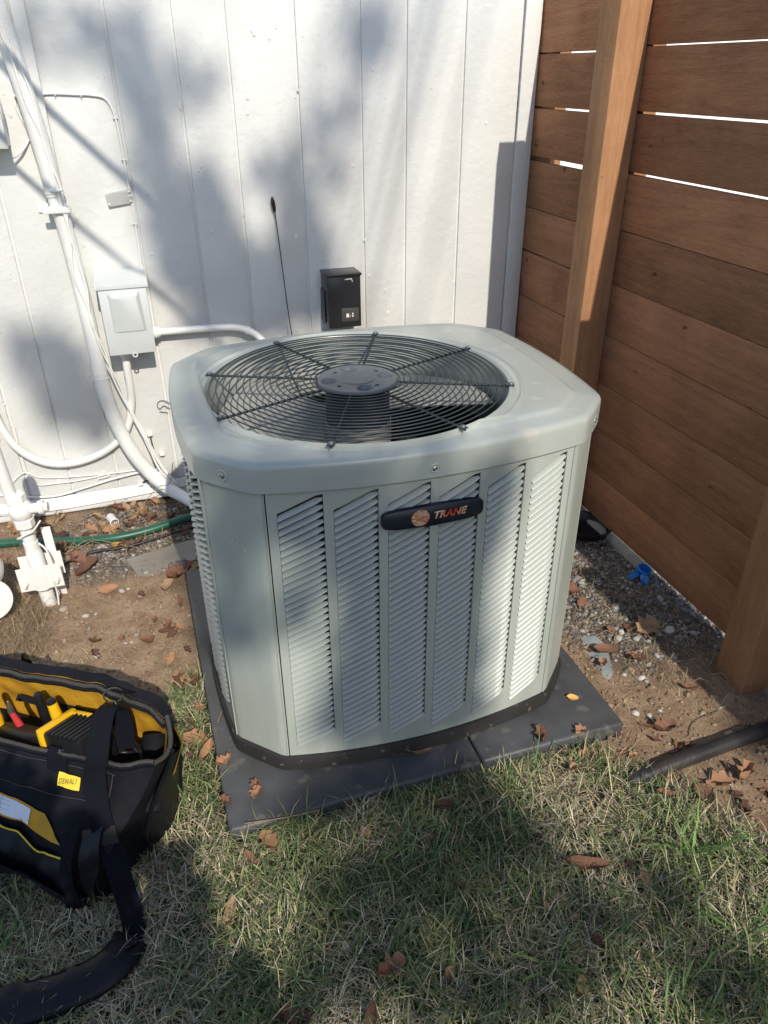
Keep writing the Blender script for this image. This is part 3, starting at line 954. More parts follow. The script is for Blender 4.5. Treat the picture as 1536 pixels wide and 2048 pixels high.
def tie(c, r, ax, nm='cable_tie'):
    V_, F_ = [], []
    return lathe(nm, [(r, 0), (r + .0012, .0005), (r + .0012, .0035), (r, .004)], c, M_wpipe, il, 20, ax, cap=False)
tie((-.167, yI, .972), .0245, (0, 0, 1)); tie((-.146, yI, .452), .0232, (0.05, 0, 1)); tie((-.052, yI - .017, .118), .0235, (.6, -.2, -.7))
# control wires along the line
def wire(pts, r, label, name='cable', m=M_wpipe, group=None, cat='cable'):
    o = tube(name, pts, r, m, None, 8, 6); tag(o, label, cat, group); return o
yw = WY - .054
wire([(-.235, yw, 1.55), (-.212, yw, 1.36), (-.197, yw - .004, 1.28), (-.186, yw, 1.18), (-.165, yw, 1.10), (-.158, yw, .98), (-.150, yw, .90), (-.142, yw, .80), (-.134, yw, .72), (-.140, yw, .63), (-.118, yw + .01, .53), (-.112, yw + .01, .46), (-.09, yw + .015, .37), (-.05, yw + .012, .26), (-.03, yw, .15), (0.02, yw - .03, .07)], .0032, 'thin white cable taped along the front of the insulated line')
wire([(-.215, yw + .01, 1.50), (-.19, yw, 1.30), (-.170, yw, 1.20), (-.165, yw - .002, 1.08), (-.146, yw, .97), (-.152, yw, .84), (-.160, yw, .76), (-.139, yw, .66), (-.131, yw + .004, .56), (-.10, yw + .01, .44), (-.080, yw + .02, .34), (-.045, yw + .02, .2), (-.02, yw, .11)], .0026, 'thinner white wire winding beside the taped cable on the insulated line')
wire([(-.148, WY - .02, .66), (-.128, WY - .02, .52), (-.105, WY - .018, .42), (-.078, WY - .03, .33), (-.050, WY - .035, .24), (-.015, WY - .03, .13), (.02, WY - .05, .07)], .0065, 'stiffer white cable crossing in front of the conduit below the disconnect box')
tp = tube('tape_wrap', [(-.175, yw - .002, .985), (-.160, yw - .004, .98), (-.145, yw, .984)], .0035, M_wpipe, il)
# thermostat cable over the siding, with staples
tcb = thing('stapled_cable', 'thin white cable stapled in an arch from the insulated line to the disconnect box', 'cable', (0, WY, 1.0))
yc = WY - .0035
pc = [(-.215, yc - .01, 1.20), (-.151, yc, 1.203), (-.118, yc, 1.204), (-.06, yc, 1.201), (-.034, yc, 1.200), (.000, yc, 1.192), (.016, yc, 1.165), (.022, yc, 1.12), (.024, yc, 1.06), (.025, yc, .99), (.0265, yc, .94), (.0255, yc, .84), (.024, yc, .76)]
tube('wire', pc, .0034, M_wpipe, tcb)
for (x, z, v) in ((-.118, 1.204, 0), (-.056, 1.201, 0), (.020, 1.145, 1), (.0245, 1.045, 1), (.0255, .955, 1), (.0255, .88, 1)):
    if v: box('staple', x - .0065, x + .0065, yc - .0045, WY - .0005, z - .0013, z + .0013, M_wpipe, tcb, bev=.0006)
    else: box('staple', x - .0013, x + .0013, yc - .0045, WY - .0005, z - .0065, z + .0065, M_wpipe, tcb, bev=.0006)
wire([(-.170, yc, 1.195), (-.205, yc, 1.206), (-.217, yc, 1.18), (-.207, yc, 1.14), (-.197, yc, 1.115), (-.203, yc, 1.10), (-.225, yc - .01, 1.075), (-.25, yc - .02, 1.06)], .003, 'short looped white wire between the utility box and the insulated line')
# small plate
pl = thing('cover_plate', 'small white painted metal plate screwed to the siding above the disconnect box', 'plate', (0, WY, .95))
bm = bmesh.new()
vs = [bm.verts.new(p) for p in ((-.041, WY - .006, .962), (.030, WY - .008, .972), (.0295, WY - .008, .936), (-.036, WY - .010, .929))]
bm.faces.new(vs); bmesh.ops.solidify(bm, geom=bm.faces[:], thickness=.004)
bmobj('plate_sheet', bm, M_white, pl)
for p in ((-.034, .935), (.024, .966), (.024, .941)): lathe('screw', [(.003, 0), (.003, .002), (.001, .003)], (p[0], WY - .010, p[1]), M_white, pl, 8, (0, -1, 0))
# utility box at the left edge
ub = thing('utility_box', 'pale utility box cut off by the left edge of the picture', 'electrical box', (-.33, WY, 1.1))
box('box_body', -.42, -.250, WY - .080, WY - .001, 1.088, 1.235, M_gbox, ub, bev=.003)
box('cover', -.424, -.2475, WY - .086, WY - .0805, 1.086, 1.205, M_gbox, ub, bev=.002)
box('latch', -.249, -.2455, WY - .07, WY - .03, 1.15, 1.185, M_gbox, ub, bev=.001)
# wires by the foot of the wall
yb_ = WY - .006
M_gwire = mat('grey_wire', (.22, .21, .20), .6)
wl_g = 'loose painted wires along the foot of the wall'
wire([(-.55, yb_, .105), (-.47, yb_, .09), (-.42, yb_ - .004, .078), (-.35, yb_ - .006, .072), (-.27, yb_ - .006, .085), (-.18, yb_ - .006, .102), (-.10, yb_ - .006, .112), (-.06, yb_ - .008, .118)], .0036, 'white cable rising slightly along the bottom of the siding behind the gas pipe', group=wl_g)
wire([(-.423, yb_, .32), (-.425, yb_, .26), (-.424, yb_, .20), (-.421, yb_, .155), (-.400, yb_, .118), (-.35, yb_, .113), (-.28, yb_, .112), (-.215, yb_, .117), (-.19, yb_ - .001, .121), (-.185, yb_ - .002, .114), (-.22, yb_ - .003, .109)], .0024, 'thin wire with a hooked end above the foot of the siding', group=wl_g)
wire([(-.48, yb_, .13), (-.43, yb_, .165), (-.39, yb_, .142), (-.33, yb_, .132), (-.25, yb_, .125), (-.15, yb_, .120), (-.08, yb_, .121)], .0022, 'faint painted over wire just above the hooked wire', group=wl_g)
wire([(-.55, yb_ - .01, .035), (-.42, yb_ - .012, .028), (-.33, yb_ - .012, .026), (-.2, yb_ - .012, .030), (-.08, yb_ - .012, .036), (.05, yb_ - .014, .045)], .003, 'lowest white wire lying against the warped bottom strip', group=wl_g)
wire([(.045, WY - .004, .33), (.03, WY - .004, .345), (.012, WY - .004, .348), (.002, WY - .004, .335), (.008, WY - .005, .322), (.022, WY - .004, .33), (.04, WY - .004, .318)], .0016, 'grey wire curled like a hook on the siding beside the unit', m=M_gwire)
wire([(.032, WY - .004, .305), (.018, WY - .004, .309), (.006, WY - .004, .312)], .0016, 'tiny bent wire end below the curled wire on the siding', m=M_gwire)
wire([(-.035, WY - .01, .235), (-.033, WY - .008, .20), (-.028, WY - .01, .16), (-.01, WY - .02, .12)], .002, 'dark wire dropping from the upper clip to the line sleeve', m=M_dark)
wire([(-.045, WY - .02, .11), (-.062, WY - .01, .085), (-.085, WY - .008, .072)], .0025, 'dark wire stub running from the sleeve to the lower clip', m=M_dark)
for (x, z, lb) in ((-.035, .24, 'upper white cable clip on the siding right of the insulated line'), (-.008, .165, 'middle white cable clip close beside the bend of the insulated line'), (-.092, .068, 'lower white cable clip near the foot of the siding')):
    t_ = thing('cable_clip', lb, 'clip', (x, WY, z), 'white cable clips on the siding')
    box('clip_body', x - .008, x + .008, WY - .014, WY - .001, z - .005, z + .005, M_wpipe, t_, bev=.002)
    lathe('nail', [(.003, 0), (.003, .002), (.001, .003)], (x + .004, WY - .014, z), M_wpipe, t_, 8, (0, -1, 0))

# black low voltage box
bb = thing('black_control_box', 'black metal control box with a small printed keypad panel on the siding', 'control box', (.61, WY, .55))
box('housing', .5565, .6625, WY - .083, WY - .001, .548, .706, M_blackm, bb, bev=.0025)
box('hood', .5535, .6655, WY - .0875, WY - .0005, .7065, .7150, M_blackm, bb, bev=.0025)
pnl = box('keypad_panel', .5975, .6545, WY - .0866, WY - .083, .567, .609, M_panel, bb, bev=.0015)
y_p = WY - .0872
obj('display', [(.6125, y_p, .581), (.6215, y_p, .581), (.6215, y_p, .593), (.6125, y_p, .593)], [(0, 1, 2, 3)], M_print, pnl, sm=False)
obj('up_arrow', [(.6300, y_p, .589), (.6370, y_p, .589), (.6335, y_p, .596)], [(0, 1, 2)], M_print, pnl, sm=False)
obj('down_arrow', [(.6300, y_p, .5865), (.6370, y_p, .5865), (.6335, y_p, .5795)], [(0, 2, 1)], M_print, pnl, sm=False)
obj('indicator_dot', [(.6245, y_p, .583), (.6265, y_p, .583), (.6265, y_p, .586), (.6245, y_p, .586)], [(0, 1, 2, 3)], M_print, pnl, sm=False)
yy = WY - .0836
obj('scratch_mark', [(.612, yy, .6985), (.634, yy, .7005), (.6375, yy, .688), (.635, yy, .6885), (.6325, yy, .6965), (.612, yy, .6955)], [(0, 5, 4, 1), (1, 4, 3, 2)], M_scratch, bb, sm=False)
box('side_flange', .5525, .5560, WY - .05, WY - .001, .56, .66, M_blackm, bb, bev=.001)

# whip antenna
an_ = thing('thin_black_rod', 'thin black rod with a small black knob standing against the siding behind the unit', 'rod', (.45, WY - .03, .3))
tube('rod', [(.4245, WY - .012, .893), (.428, WY - .016, .83), (.433, WY - .025, .72), (.439, WY - .035, .60), (.446, WY - .045, .50), (.455, WY - .05, .38)], .0016, M_blackm, an_)
lathe('knob', [(.0008, 0), (.0035, .004), (.0058, .016), (.0058, .032), (.004, .042), (.0008, .046)], (.4245, WY - .012, .889), M_black, an_, 12, (-.12, 0, 1))

# ------------------------------------------------------------------ gas riser
gp = thing('gas_pipe', 'white painted gas pipe with a valve and a bolted bracket rising from the soil', 'pipe', (-.365, 1.85, 0))
GX, GY = -.365, 1.85
def gxx(z): return GX - .008 * (z / .4)
lathe('riser', [(.0185, -.05), (.0185, .20)], (GX, GY, 0), M_wpipe, gp, 24, (-.02, 0, 1))
lathe('sleeve', [(.0205, .09), (.0205, .165), (.0195, .167), (.0165, .20), (.0165, .29)], (GX, GY, 0), M_wpipe, gp, 24, (-.02, 0, 1))
lathe('upper_pipe', [(.0155, .30), (.0155, .50)], (GX - .002, GY, 0), M_wpipe, gp, 24, (-.05, 0, 1))
lathe('lower_nut', [(.022, .245), (.025, .249), (.025, .268), (.022, .272)], (GX, GY, 0), M_wpipe, gp, 8, (-.02, 0, 1), ang=20)
lathe('upper_nut', [(.022, .318), (.025, .321), (.025, .340), (.022, .343)], (GX, GY, 0), M_wpipe, gp, 8, (-.03, 0, 1), ang=20)
lathe('valve_body', [(.018, .268), (.027, .280), (.031, .297), (.027, .312), (.020, .322)], (GX, GY, 0), M_wpipe, gp, 24, (-.02, 0, 1))
lathe('valve_stem', [(.013, 0), (.013, .028), (.018, .030), (.018, .042), (.012, .044), (.012, .052), (.004, .053)], (GX + .01, GY - .004, .297), M_wpipe, gp, 16, (1, -.15, .05), ang=30)
lathe('rear_plug', [(.013, 0), (.013, .026), (.010, .034)], (GX - .02, GY, .297), M_wpipe, gp, 8, (-1, 0, 0), ang=20)
lathe('elbow_cap', [(.0205, .485), (.0215, .49), (.0215, .505), (.022, .53), (.018, .548), (.008, .556)], (GX - .002, GY, 0), M_wpipe, gp, 24, (-.05, 0, 1))
for (yo, nm) in ((-.032, 'front_bracket'), (.030, 'rear_bracket')):
    V_, F_ = [], []
    for i, (x, dy) in enumerate(((-.052, 0), (-.02, 0), (-.008, -.004 if yo < 0 else .004), (.008, -.004 if yo < 0 else .004), (.02, 0), (.055, 0))):
        for (z, t) in ((.070, 0), (.140, 0)):
            V_ += [(GX + x, GY + yo + dy - .0015, z - .004 * (i in (2, 3)) * (z < .1)), (GX + x, GY + yo + dy + .0015, z - .004 * (i in (2, 3)) * (z < .1))]
    for i in range(5):
        a_ = 4 * i; b_ = a_ + 4
        F_ += [(a_, b_, b_ + 2, a_ + 2), (a_ + 1, a_ + 3, b_ + 3, b_ + 1), (a_ + 2, b_ + 2, b_ + 3, a_ + 3), (a_, a_ + 1, b_ + 1, b_)]
    F_ += [(0, 2, 3, 1), (20, 21, 23, 22)]
    obj(nm, V_, F_, M_wpipe, gp, sm=False)
for sx in (-.038, .040):
    lathe('bolt', [(.0045, 0), (.0045, .085), (.0045, .09)], (GX + sx, GY + .04, .102), M_wpipe, gp, 10, (0, -1, -.1))
    lathe('bolt_nut', [(.008, 0), (.008, .008)], (GX + sx, GY - .034, .096), M_wpipe, gp, 6, (0, -1, -.1), ang=20)
box('support_stake', GX + .022, GX + .045, GY + .034, GY + .039, -.05, .215, M_wpipe, gp, bev=.001)
wire([(-.330, GY - .01, .262), (-.352, GY - .03, .245), (-.388, GY - .024, .228), (-.394, GY - .005, .214), (-.382, GY + .01, .205)], .002, 'thin wire looped round the gas pipe under its valve')
wire([(-.348, GY - .016, .20), (-.336, GY - .02, .185), (-.330, GY - .022, .16), (-.330, GY - .024, .13), (-.334, GY - .036, .10), (-.334, GY - .03, .05), (-.338, GY - .03, .01)], .0026, 'pale tracer wire running down the front of the gas pipe')
gm = thing('gas_regulator', 'rounded white gas fitting just inside the left edge behind the tool bag', 'gas fitting', (-.49, 1.8, .1))
lathe('regulator_dome', [(.002, .05), (.03, .045), (.045, .03), (.052, .0), (.045, -.03), (.02, -.04)], (-.487, 1.80, .17), M_wpipe, gm, 32, (0, -.5, .85))
lathe('flange', [(.055, 0), (.055, .008), (.050, .010)], (-.487, 1.78, .09), M_wpipe, gm, 32, (.2, -1, .3))
lathe('stub_pipe', [(.015, 0), (.015, .22)], (-.49, 1.81, -.05), M_wpipe, gm, 20)

# ------------------------------------------------------------------ small things on the ground
tag(tube('garden_hose', [(-1.1, 2.10, .02), (-.8, 2.20, .016), (-.52, 2.19, .016), (-.40, 2.160, .016), (-.29, 2.132, .014), (-.19, 2.112, .016), (-.10, 2.118, .018), (-.02, 2.135, .022), (.06, 2.150, .026), (.2, 2.16, .02), (.4, 2.1, .02)], .0135, M_hose_g, None, 14), 'green garden hose lying on the leaves along the wall', 'hose')
tag(tube('thin_black_hose', [(-.34, 2.02, .006), (-.29, 2.050, .010), (-.24, 2.060, .011), (-.19, 2.055, .012), (-.12, 2.064, .011), (-.06, 2.078, .012), (.03, 2.10, .014), (.1, 2.11, .015)], .0045, M_hose_b, None, 8), 'thin dark irrigation line on the gravel in front of the green hose', 'hose')
ppt = lathe('pipe_stub', [(.011, 0), (.0135, .001), (.0135, .05), (.0085, .05), (.0085, .0005)], (-.185, 2.19, .026), M_litter if False else M_foam, None, 20, (-.25, .9, -.1), cap=False)
tag(ppt, 'short open end of a small buried pipe among the dry leaves', 'pipe')
tag(tube('drain_pipe', [(.782, .832, .004), (.87, .837, .011), (.96, .841, .015), (1.06, .846, .017), (1.15, .850, .018), (1.6, .87, .02)], .0165, M_drain, None, 20), 'black plastic drain pipe half sunk in the soil right of the unit', 'pipe')
sl = obj('slate_strip', [(.924, 1.253, .012), (.963, 1.244, .013), (.968, 1.20, .013), (.928, 1.112, .012), (.905, 1.092, .010), (.879, 1.104, .011),
     (.924, 1.253, -.01), (.963, 1.244, -.01), (.968, 1.20, -.01), (.928, 1.112, -.01), (.905, 1.092, -.01), (.879, 1.104, -.01)],
     [(0, 5, 4, 3, 2, 1)] + [(k, (k + 1) % 6, 6 + (k + 1) % 6, 6 + k) for k in range(6)], M_slate, None, sm=False)
tag(sl, 'blue grey strip of slate in the gravel right of the pad', 'stone')
bc = thing('blue_bottle_cap', 'bright blue plastic ring cap with a torn tab on the gravel by the fence', 'plastic cap', (1.24, 1.44, .01))
lathe('cap_ring', [(.020, 0), (.021, .002), (.021, .020), (.018, .022), (.0165, .018), (.0165, .003), (.002, .003)], (1.236, 1.442, .012), M_blue, bc, 24, (.12, -.25, 1))
lathe('cap_collar', [(.0165, 0), (.017, .010), (.014, .011)], (1.224, 1.418, .008), M_blue, bc, 20, (.5, -.6, .5))
obj('torn_tab', [(1.217, 1.438, .020), (1.205, 1.448, .022), (1.186, 1.440, .016), (1.183, 1.428, .014), (1.198, 1.424, .016), (1.214, 1.427, .018)], [(0, 1, 2, 3, 4, 5)], M_blue, bc)
tag(lathe('black_bowl', [(.004, .001), (.06, .001), (.072, .010), (.079, .030), (.083, .031), (.083, .033), (.077, .033), (.069, .012), (.058, .004), (.004, .004)], (1.205, 1.70, .004), M_black, None, 40, (.04, .02, 1), cap=False), 'shallow black plastic bowl partly hidden behind the unit beside the fence', 'bowl')
cs = obj('concrete_slab', [(-.16, 1.99, .008), (.02, 2.035, .010), (.22, 2.05, .010), (.22, 1.86, .008), (-.03, 1.86, .008), (-.13, 1.90, .006),
     (-.16, 1.99, -.03), (.02, 2.035, -.03), (.22, 2.05, -.03), (.22, 1.86, -.03), (-.03, 1.86, -.03), (-.13, 1.90, -.03)],
     [(0, 5, 4, 3, 2, 1)] + [(k, (k + 1) % 6, 6 + (k + 1) % 6, 6 + k) for k in range(6)], M_concg, None, sm=False)
tag(cs, 'worn grey concrete slab sunk in the gravel behind the pad', 'slab')
# service cables overhead, out of frame, whose shadows cross the siding
def shp(xw, zw, y): return (xw + TAZ * (WY - y), y, zw + TEL * (WY - y))
tag(tube('overhead_cable', [(-.62, 2.34, 1.70), shp(-.40, 1.459, 1.9), shp(-.148, 1.176, 1.2), shp(.018, .994, .6), shp(.315, .655, -.9), shp(.6, .33, -2.8)], .0095, M_black, None, 8), 'upper black service cable strung from the wall over the yard', 'cable')
tag(tube('overhead_cable', [(-.72, 2.34, 1.60), shp(-.45, 1.255, 1.9), shp(-.248, 1.029, 1.3), shp(-.132, .892, .8), shp(-.009, .758, .2), shp(.3, .40, -1.8)], .0080, M_black, None, 8), 'lower black service cable strung from the wall over the yard', 'cable')
# ------------------------------------------------------------------ tool bag
BA = Vector((-.242, .889, 0)); Bs = Vector((-.81, .587, 0)); Bt = Vector((.587, .81, 0))
def B(s, t, z): return BA + Bs * s + Bt * t + Vector((0, 0, z))
bag = thing('tool_bag', 'open black canvas tool bag with bright yellow lining lying on the grass', 'tool bag', tuple(B(.15, .14, 0)))
fprof = [(.018, .004), (.004, .022), (-.002, .05), (.004, .085), (.022, .125), (.050, .165), (.078, .200), (.100, .232), (.108, .252)]
bprof = [(.262, .004), (.278, .022), (.285, .05), (.288, .09), (.284, .13), (.275, .17), (.262, .21), (.250, .25), (.242, .278)]
def rs(pr, n):
    d = [0]
    for i in range(1, len(pr)): d.append(d[-1] + math.dist(pr[i], pr[i - 1]))
    q = np.linspace(0, d[-1], n)
    return list(zip(np.interp(q, d, [p[0] for p in pr]), np.interp(q, d, [p[1] for p in pr])))
NPF = 26
fpf, bpf = rs(fprof, NPF), rs(bprof, NPF)
S_END = .43
def send(t, z):
    return -.006 - .045 * (z / .25) ** 1.3 * (1 - .45 * sst(.15, .28, t)) - .035 * math.sin(math.pi * min(1, max(0, t / .29))) 
def wr(s, t, z, k=1.0):
    p = Vector((s * 9, t * 9, z * 9))
    return (noise.noise(p) * .010 + noise.noise(p * 2.7 + Vector((3, 1, 4))) * .006 + noise.noise(Vector((p.x * 7, p.y * 3, p.z * 2))) * .0022) * k
def rimdip(s): return -.020 * math.sin(min(1, max(0, (s + .08) / .5)) * math.pi) 
def shell_pt(side, i, u, inset=0.0):
    t, z = (fpf if side == 'f' else bpf)[i]
    e = send(t, z) + inset
    s = e + (S_END - inset - e) * u
    w = sst(0, .06, u) * sst(1, .94, u)
    bulge = wr(s, t, z) + (.010 * math.sin(u * 9.0 + 1.2) * math.sin(z * 14) if side == 'f' else 0)
    top = i / (NPF - 1)
    zz = z + (rimdip(s) * top ** 3 if side == 'f' else (.5 * rimdip(s) + .012 * math.sin(s * 13)) * top ** 3)
    sg = -1 if side == 'f' else 1
    tt = t + sg * bulge - sg * inset
    # pinch the ends in
    pin = (1 - sst(0, .10, u)) * .018 + (1 - sst(0, .08, 1 - u)) * .02
    tt += -sg * pin
    return B(s, tt, max(.002, zz))
NU = 56
def bag_shell(name, inset, mt, i0=0, parent=bag):
    V, F = [], []
    rows = []
    NCAP = 10
    for k in range(NU + 1):
        u = k / NU
        rows.append([shell_pt('f', i, u, inset) for i in range(i0, NPF)])
    rowsb = []
    for k in range(NU + 1):
        u = k / NU
        rowsb.append([shell_pt('b', i, u, inset) for i in range(i0, NPF)])
    n = NPF - i0
    def grid(g, flip=False):
        o = len(V); a = len(g); b = len(g[0])
        for r_ in g: V.extend(r_)
        for x in range(a - 1):
            for y in range(b - 1):
                f = (o + x * b + y, o + (x + 1) * b + y, o + (x + 1) * b + y + 1, o + x * b + y + 1)
                F.append(f[::-1] if flip else f)
    grid(rows); grid(rowsb, True)
    # bottom
    grid([[rows[k][0].lerp(rowsb[k][0], j / 8) for j in range(9)] for k in range(NU + 1)])
    # end caps, bulging outwards and sagging at the top
    for end, sgn in ((0, -1), (NU, 1)):
        g = []
        for i in range(n):
            r_ = []
            for j in range(NCAP + 1):
                q = j / NCAP; w = math.sin(math.pi * q)
                p = rows[end][i].lerp(rowsb[end][i], q)
                p = p + Bs * sgn * (.014 - inset * .6) * w * (1 + .4 * noise.noise(p * 14))
                p.z -= .022 * w * (i / (n - 1)) ** 3
                r_.append(p)
            g.append(r_)
        grid(g, end == NU)
    return obj(name, V, F, mt, parent, ang=70)
shell = bag_shell('outer_shell', 0.0, M_fab)
lining = bag_shell('lining', .006, M_yel, 8)
floor_ = obj('inner_floor', [B(-.03, .03, .10), B(.42, .03, .10), B(.42, .27, .10), B(-.03, .27, .10)], [(0, 1, 2, 3)], M_fab, bag)
# rims: zipper tapes along the mouth
def rim(side, u0, u1, off=0.0, dz=0.0, n=40): return [shell_pt(side, NPF - 1, u0 + (u1 - u0) * k / n, .002 + off) + Vector((0, 0, dz)) for k in range(n + 1)]
def ribbon(name, pts, wdir, w, th, mt, parent, nrm=None):
    """flat band along pts, width along wdir (vector or list)"""
    V, F = [], []
    n = len(pts)
    for i, p in enumerate(pts):
        wd = (wdir[i] if isinstance(wdir, list) else wdir).normalized()
        tg = (pts[min(i + 1, n - 1)] - pts[max(i - 1, 0)]).normalized()
        nn = tg.cross(wd).normalized()
        for a_, b_ in ((-1, -1), (1, -1), (1, 1), (-1, 1)): V.append(p + wd * w / 2 * a_ + nn * th / 2 * b_)
    for i in range(n - 1):
        for k in range(4):
            F.append((4 * i + k, 4 * i + (k + 1) % 4, 4 * i + 4 + (k + 1) % 4, 4 * i + 4 + k))
    F += [(3, 2, 1, 0), tuple(4 * (n - 1) + k for k in range(4))]
    return obj(name, V, F, mt, parent, ang=50)
fr_ = rim('f', 0, 1); bk_ = rim('b', 0, 1)
ribbon('front_rim_tape', [p + Vector((0, 0, -.006)) for p in fr_], Vector((0, 0, 1)) - Bt * .3, .026, .006, M_fab, bag)
ribbon('rear_rim_tape', [p + Vector((0, 0, -.004)) for p in bk_], Vector((0, 0, .4)) + Bt * .9, .036, .006, M_fab, bag)
tube('front_zipper', [p + Vector((0, 0, .007)) for p in fr_], .0038, M_zip, bag, 8, 0)
tube('rear_zipper', [p - Bt * .012 + Vector((0, 0, -.002)) for p in bk_], .0042, M_zip, bag, 8, 0)
# end arch: zipper over the right end between the rims
e0, e1 = fr_[0], bk_[0]
arch = [e0.lerp(e1, q) - Bs * (.015 * math.sin(math.pi * q)) + Vector((0, 0, .004 - .016 * math.sin(math.pi * q))) for q in np.linspace(0, 1, 14)]
tube('end_zipper', arch, .0045, M_zip, bag, 8, 0)
# outer end pocket with yellow facing
V, F = [], []
def endpt(q, h, out):
    i = h * (NPF - 1); i0 = int(i); f = i - i0; i1 = min(NPF - 1, i0 + 1)
    a_ = shell_pt('f', i0, 0).lerp(shell_pt('f', i1, 0), f); b_ = shell_pt('b', i0, 0).lerp(shell_pt('b', i1, 0), f)
    return a_.lerp(b_, q) - Bs * ((.014 + out * .7) * math.sin(math.pi * q) ** .8 + .002)
for iy in range(9):
    for ix in range(9):
        q = .45 + .5 * ix / 8; h = .08 + .84 * iy / 8
        V.append(endpt(q, h, .018 * math.sin(math.pi * ix / 8) + .014))
for iy in range(8):
    for ix in range(8): F.append((iy * 9 + ix, iy * 9 + ix + 1, iy * 9 + ix + 10, iy * 9 + ix + 9))
ep = obj('end_pocket', V, F, M_fab2, bag)
V, F = [], []
for iy in range(6):
    for ix in range(7):
        q = .60 + .30 * ix / 6; h = .62 + .34 * iy / 5
        V.append(endpt(q, h, .018 * math.sin(math.pi * (q - .45) / .5) + .0165 + .002 * math.sin(ix)))
for iy in range(5):
    for ix in range(6): F.append((iy * 7 + ix, iy * 7 + ix + 1, iy * 7 + ix + 8, iy * 7 + ix + 7))
obj('pocket_facing', V, F, M_yel, ep)
tube('end_piping', [endpt(.42, h, .012) for h in np.linspace(.06, .98, 14)], .004, M_fab2, bag, 8, 2)
tube('rear_piping', [endpt(.97, h, .010) for h in np.linspace(.06, 1.0, 14)], .005, M_fab2, bag, 8, 2)
# front face fittings: place points on the front shell
def fp(s, z, out=.0):
    zz = [q[1] for q in fpf]; i = np.interp(z, zz, range(NPF)); i0 = int(i); f = i - i0; i1 = min(NPF - 1, i0 + 1)
    t = fpf[i0][0] * (1 - f) + fpf[i1][0] * f
    e = send(t, z); u = min(1, max(0, (s - e) / (S_END - e)))
    p = shell_pt('f', i0, u).lerp(shell_pt('f', i1, u), f)
    q = shell_pt('f', min(NPF - 1, i0 + 2), u) - shell_pt('f', max(0, i0 - 1), u)
    nr = Bs.cross(q).normalized()
    if nr.dot(Bt) > 0: nr = -nr
    return p + nr * out
def patch(name, quadpts, out, mt, parent, nx_=10, ny_=5, bul=.0):
    """bilinear patch in (s,z) corners: a bottom-right, b bottom-left, c top-left, d top-right"""
    a_, b_, c_, d_ = quadpts; V, F = [], []
    for iy in range(ny_ + 1):
        for ix in range(nx_ + 1):
            x, y = ix / nx_, iy / ny_
            s = (a_[0] * (1 - x) + b_[0] * x) * (1 - y) + (d_[0] * (1 - x) + c_[0] * x) * y
            z = (a_[1] * (1 - x) + b_[1] * x) * (1 - y) + (d_[1] * (1 - x) + c_[1] * x) * y
            V.append(fp(s, z, out + bul * math.sin(math.pi * x) * math.sin(math.pi * y)))
    for iy in range(ny_):
        for ix in range(nx_):
            k = iy * (nx_ + 1) + ix; F.append((k, k + 1, k + nx_ + 2, k + nx_ + 1))
    return obj(name, V, F, mt, parent, ang=70)
# big pocket with a sagging yellow-piped edge, clear card pocket
edge = [(.42, .150), (.34, .148), (.27, .142), (.20, .130), (.14, .118), (.095, .108), (.06, .112), (.035, .116)]
V, F = [], []
zlow = .012
eq = np.interp(np.linspace(0, 1, 30), np.linspace(0, 1, len(edge)), [e[0] for e in edge]); ez = np.interp(np.linspace(0, 1, 30), np.linspace(0, 1, len(edge)), [e[1] for e in edge])
for k in range(30):
    for j in range(12):
        z = zlow + (ez[k] - zlow) * j / 11
        V.append(fp(eq[k], z, .006 + .010 * math.sin(math.pi * j / 11 * .9) + .0045 * math.sin(eq[k] * 42 + j * .25) * (j / 11)))
for k in range(29):
    for j in range(11): a_ = k * 12 + j; F.append((a_, a_ + 12, a_ + 13, a_ + 1))
fpk = obj('front_pocket', V, F, M_fab2, bag, ang=70)
tube('yellow_piping', [fp(eq[k], ez[k], .0105) for k in range(30)], .0016, M_tagy, fpk, 6, 2)
cpk = patch('clear_pocket', [(.055, .127), (.42, .158), (.42, .192), (.100, .160)], .0035, M_yel, bag, 20, 4)
ppr = patch('paper_card', [(.128, .137), (.36, .153), (.36, .184), (.128, .160)], .0050, M_paper, bag, 14, 3)
for zz in (.3, .55, .78):
    V_ = [fp(.17 + (.19) * k / 8, (.140 + (.150 - .137) * k / 8 * .9) + zz * .026, .0056) for k in range(9)]
    tube('ruled_line', V_, .0003, M_ink, ppr, 4, 0)
for s_ in (.19, .22, .25, .29): tube('ruled_line', [fp(s_, .143 + (s_ - .17) * .06, .0056), fp(s_, .166 + (s_ - .17) * .06, .0056)], .0003, M_ink, ppr, 4, 0)
# webbing: vertical strap and carry handle
patch('vertical_strap', [(.004, .008), (.036, .008), (.040, .150), (.020, .165)], .0165, M_web, bag, 3, 14)
patch('side_strap', [(-.030, .010), (.000, .008), (.010, .150), (-.02, .17)], .010, M_fab2, bag, 3, 14)
hn = [fp(.030, .060, .022), fp(.10, .062, .024), fp(.16, .066, .026), fp(.205, .085, .030), fp(.25, .108, .032), fp(.31, .120, .032), fp(.40, .128, .028)]
ribbon('carry_handle', catmull(hn, 6), Vector((0, 0, 1)) - Bt * .45, .036, .003, M_web, bag)
ribbon('rim_loop', [fr_[14] + Vector((0, 0, q)) - Bt * o for q, o in ((-.040, .022), (-.02, .014), (.006, .006), (.012, -.004), (.006, -.012), (-.02, -.014))], Bs, .042, .003, M_web, bag)
# yellow maker's label
lab = patch('maker_label', [(.042, .203), (.084, .207), (.086, .229), (.044, .225)], .0085, M_tagy, bag, 8, 3)
text_mesh('DEWALT', .0125, M_dark, lab, lambda x, y: fp(.0645 - x * .66, .2158 + y + x * .06, .0096), offs=.0)
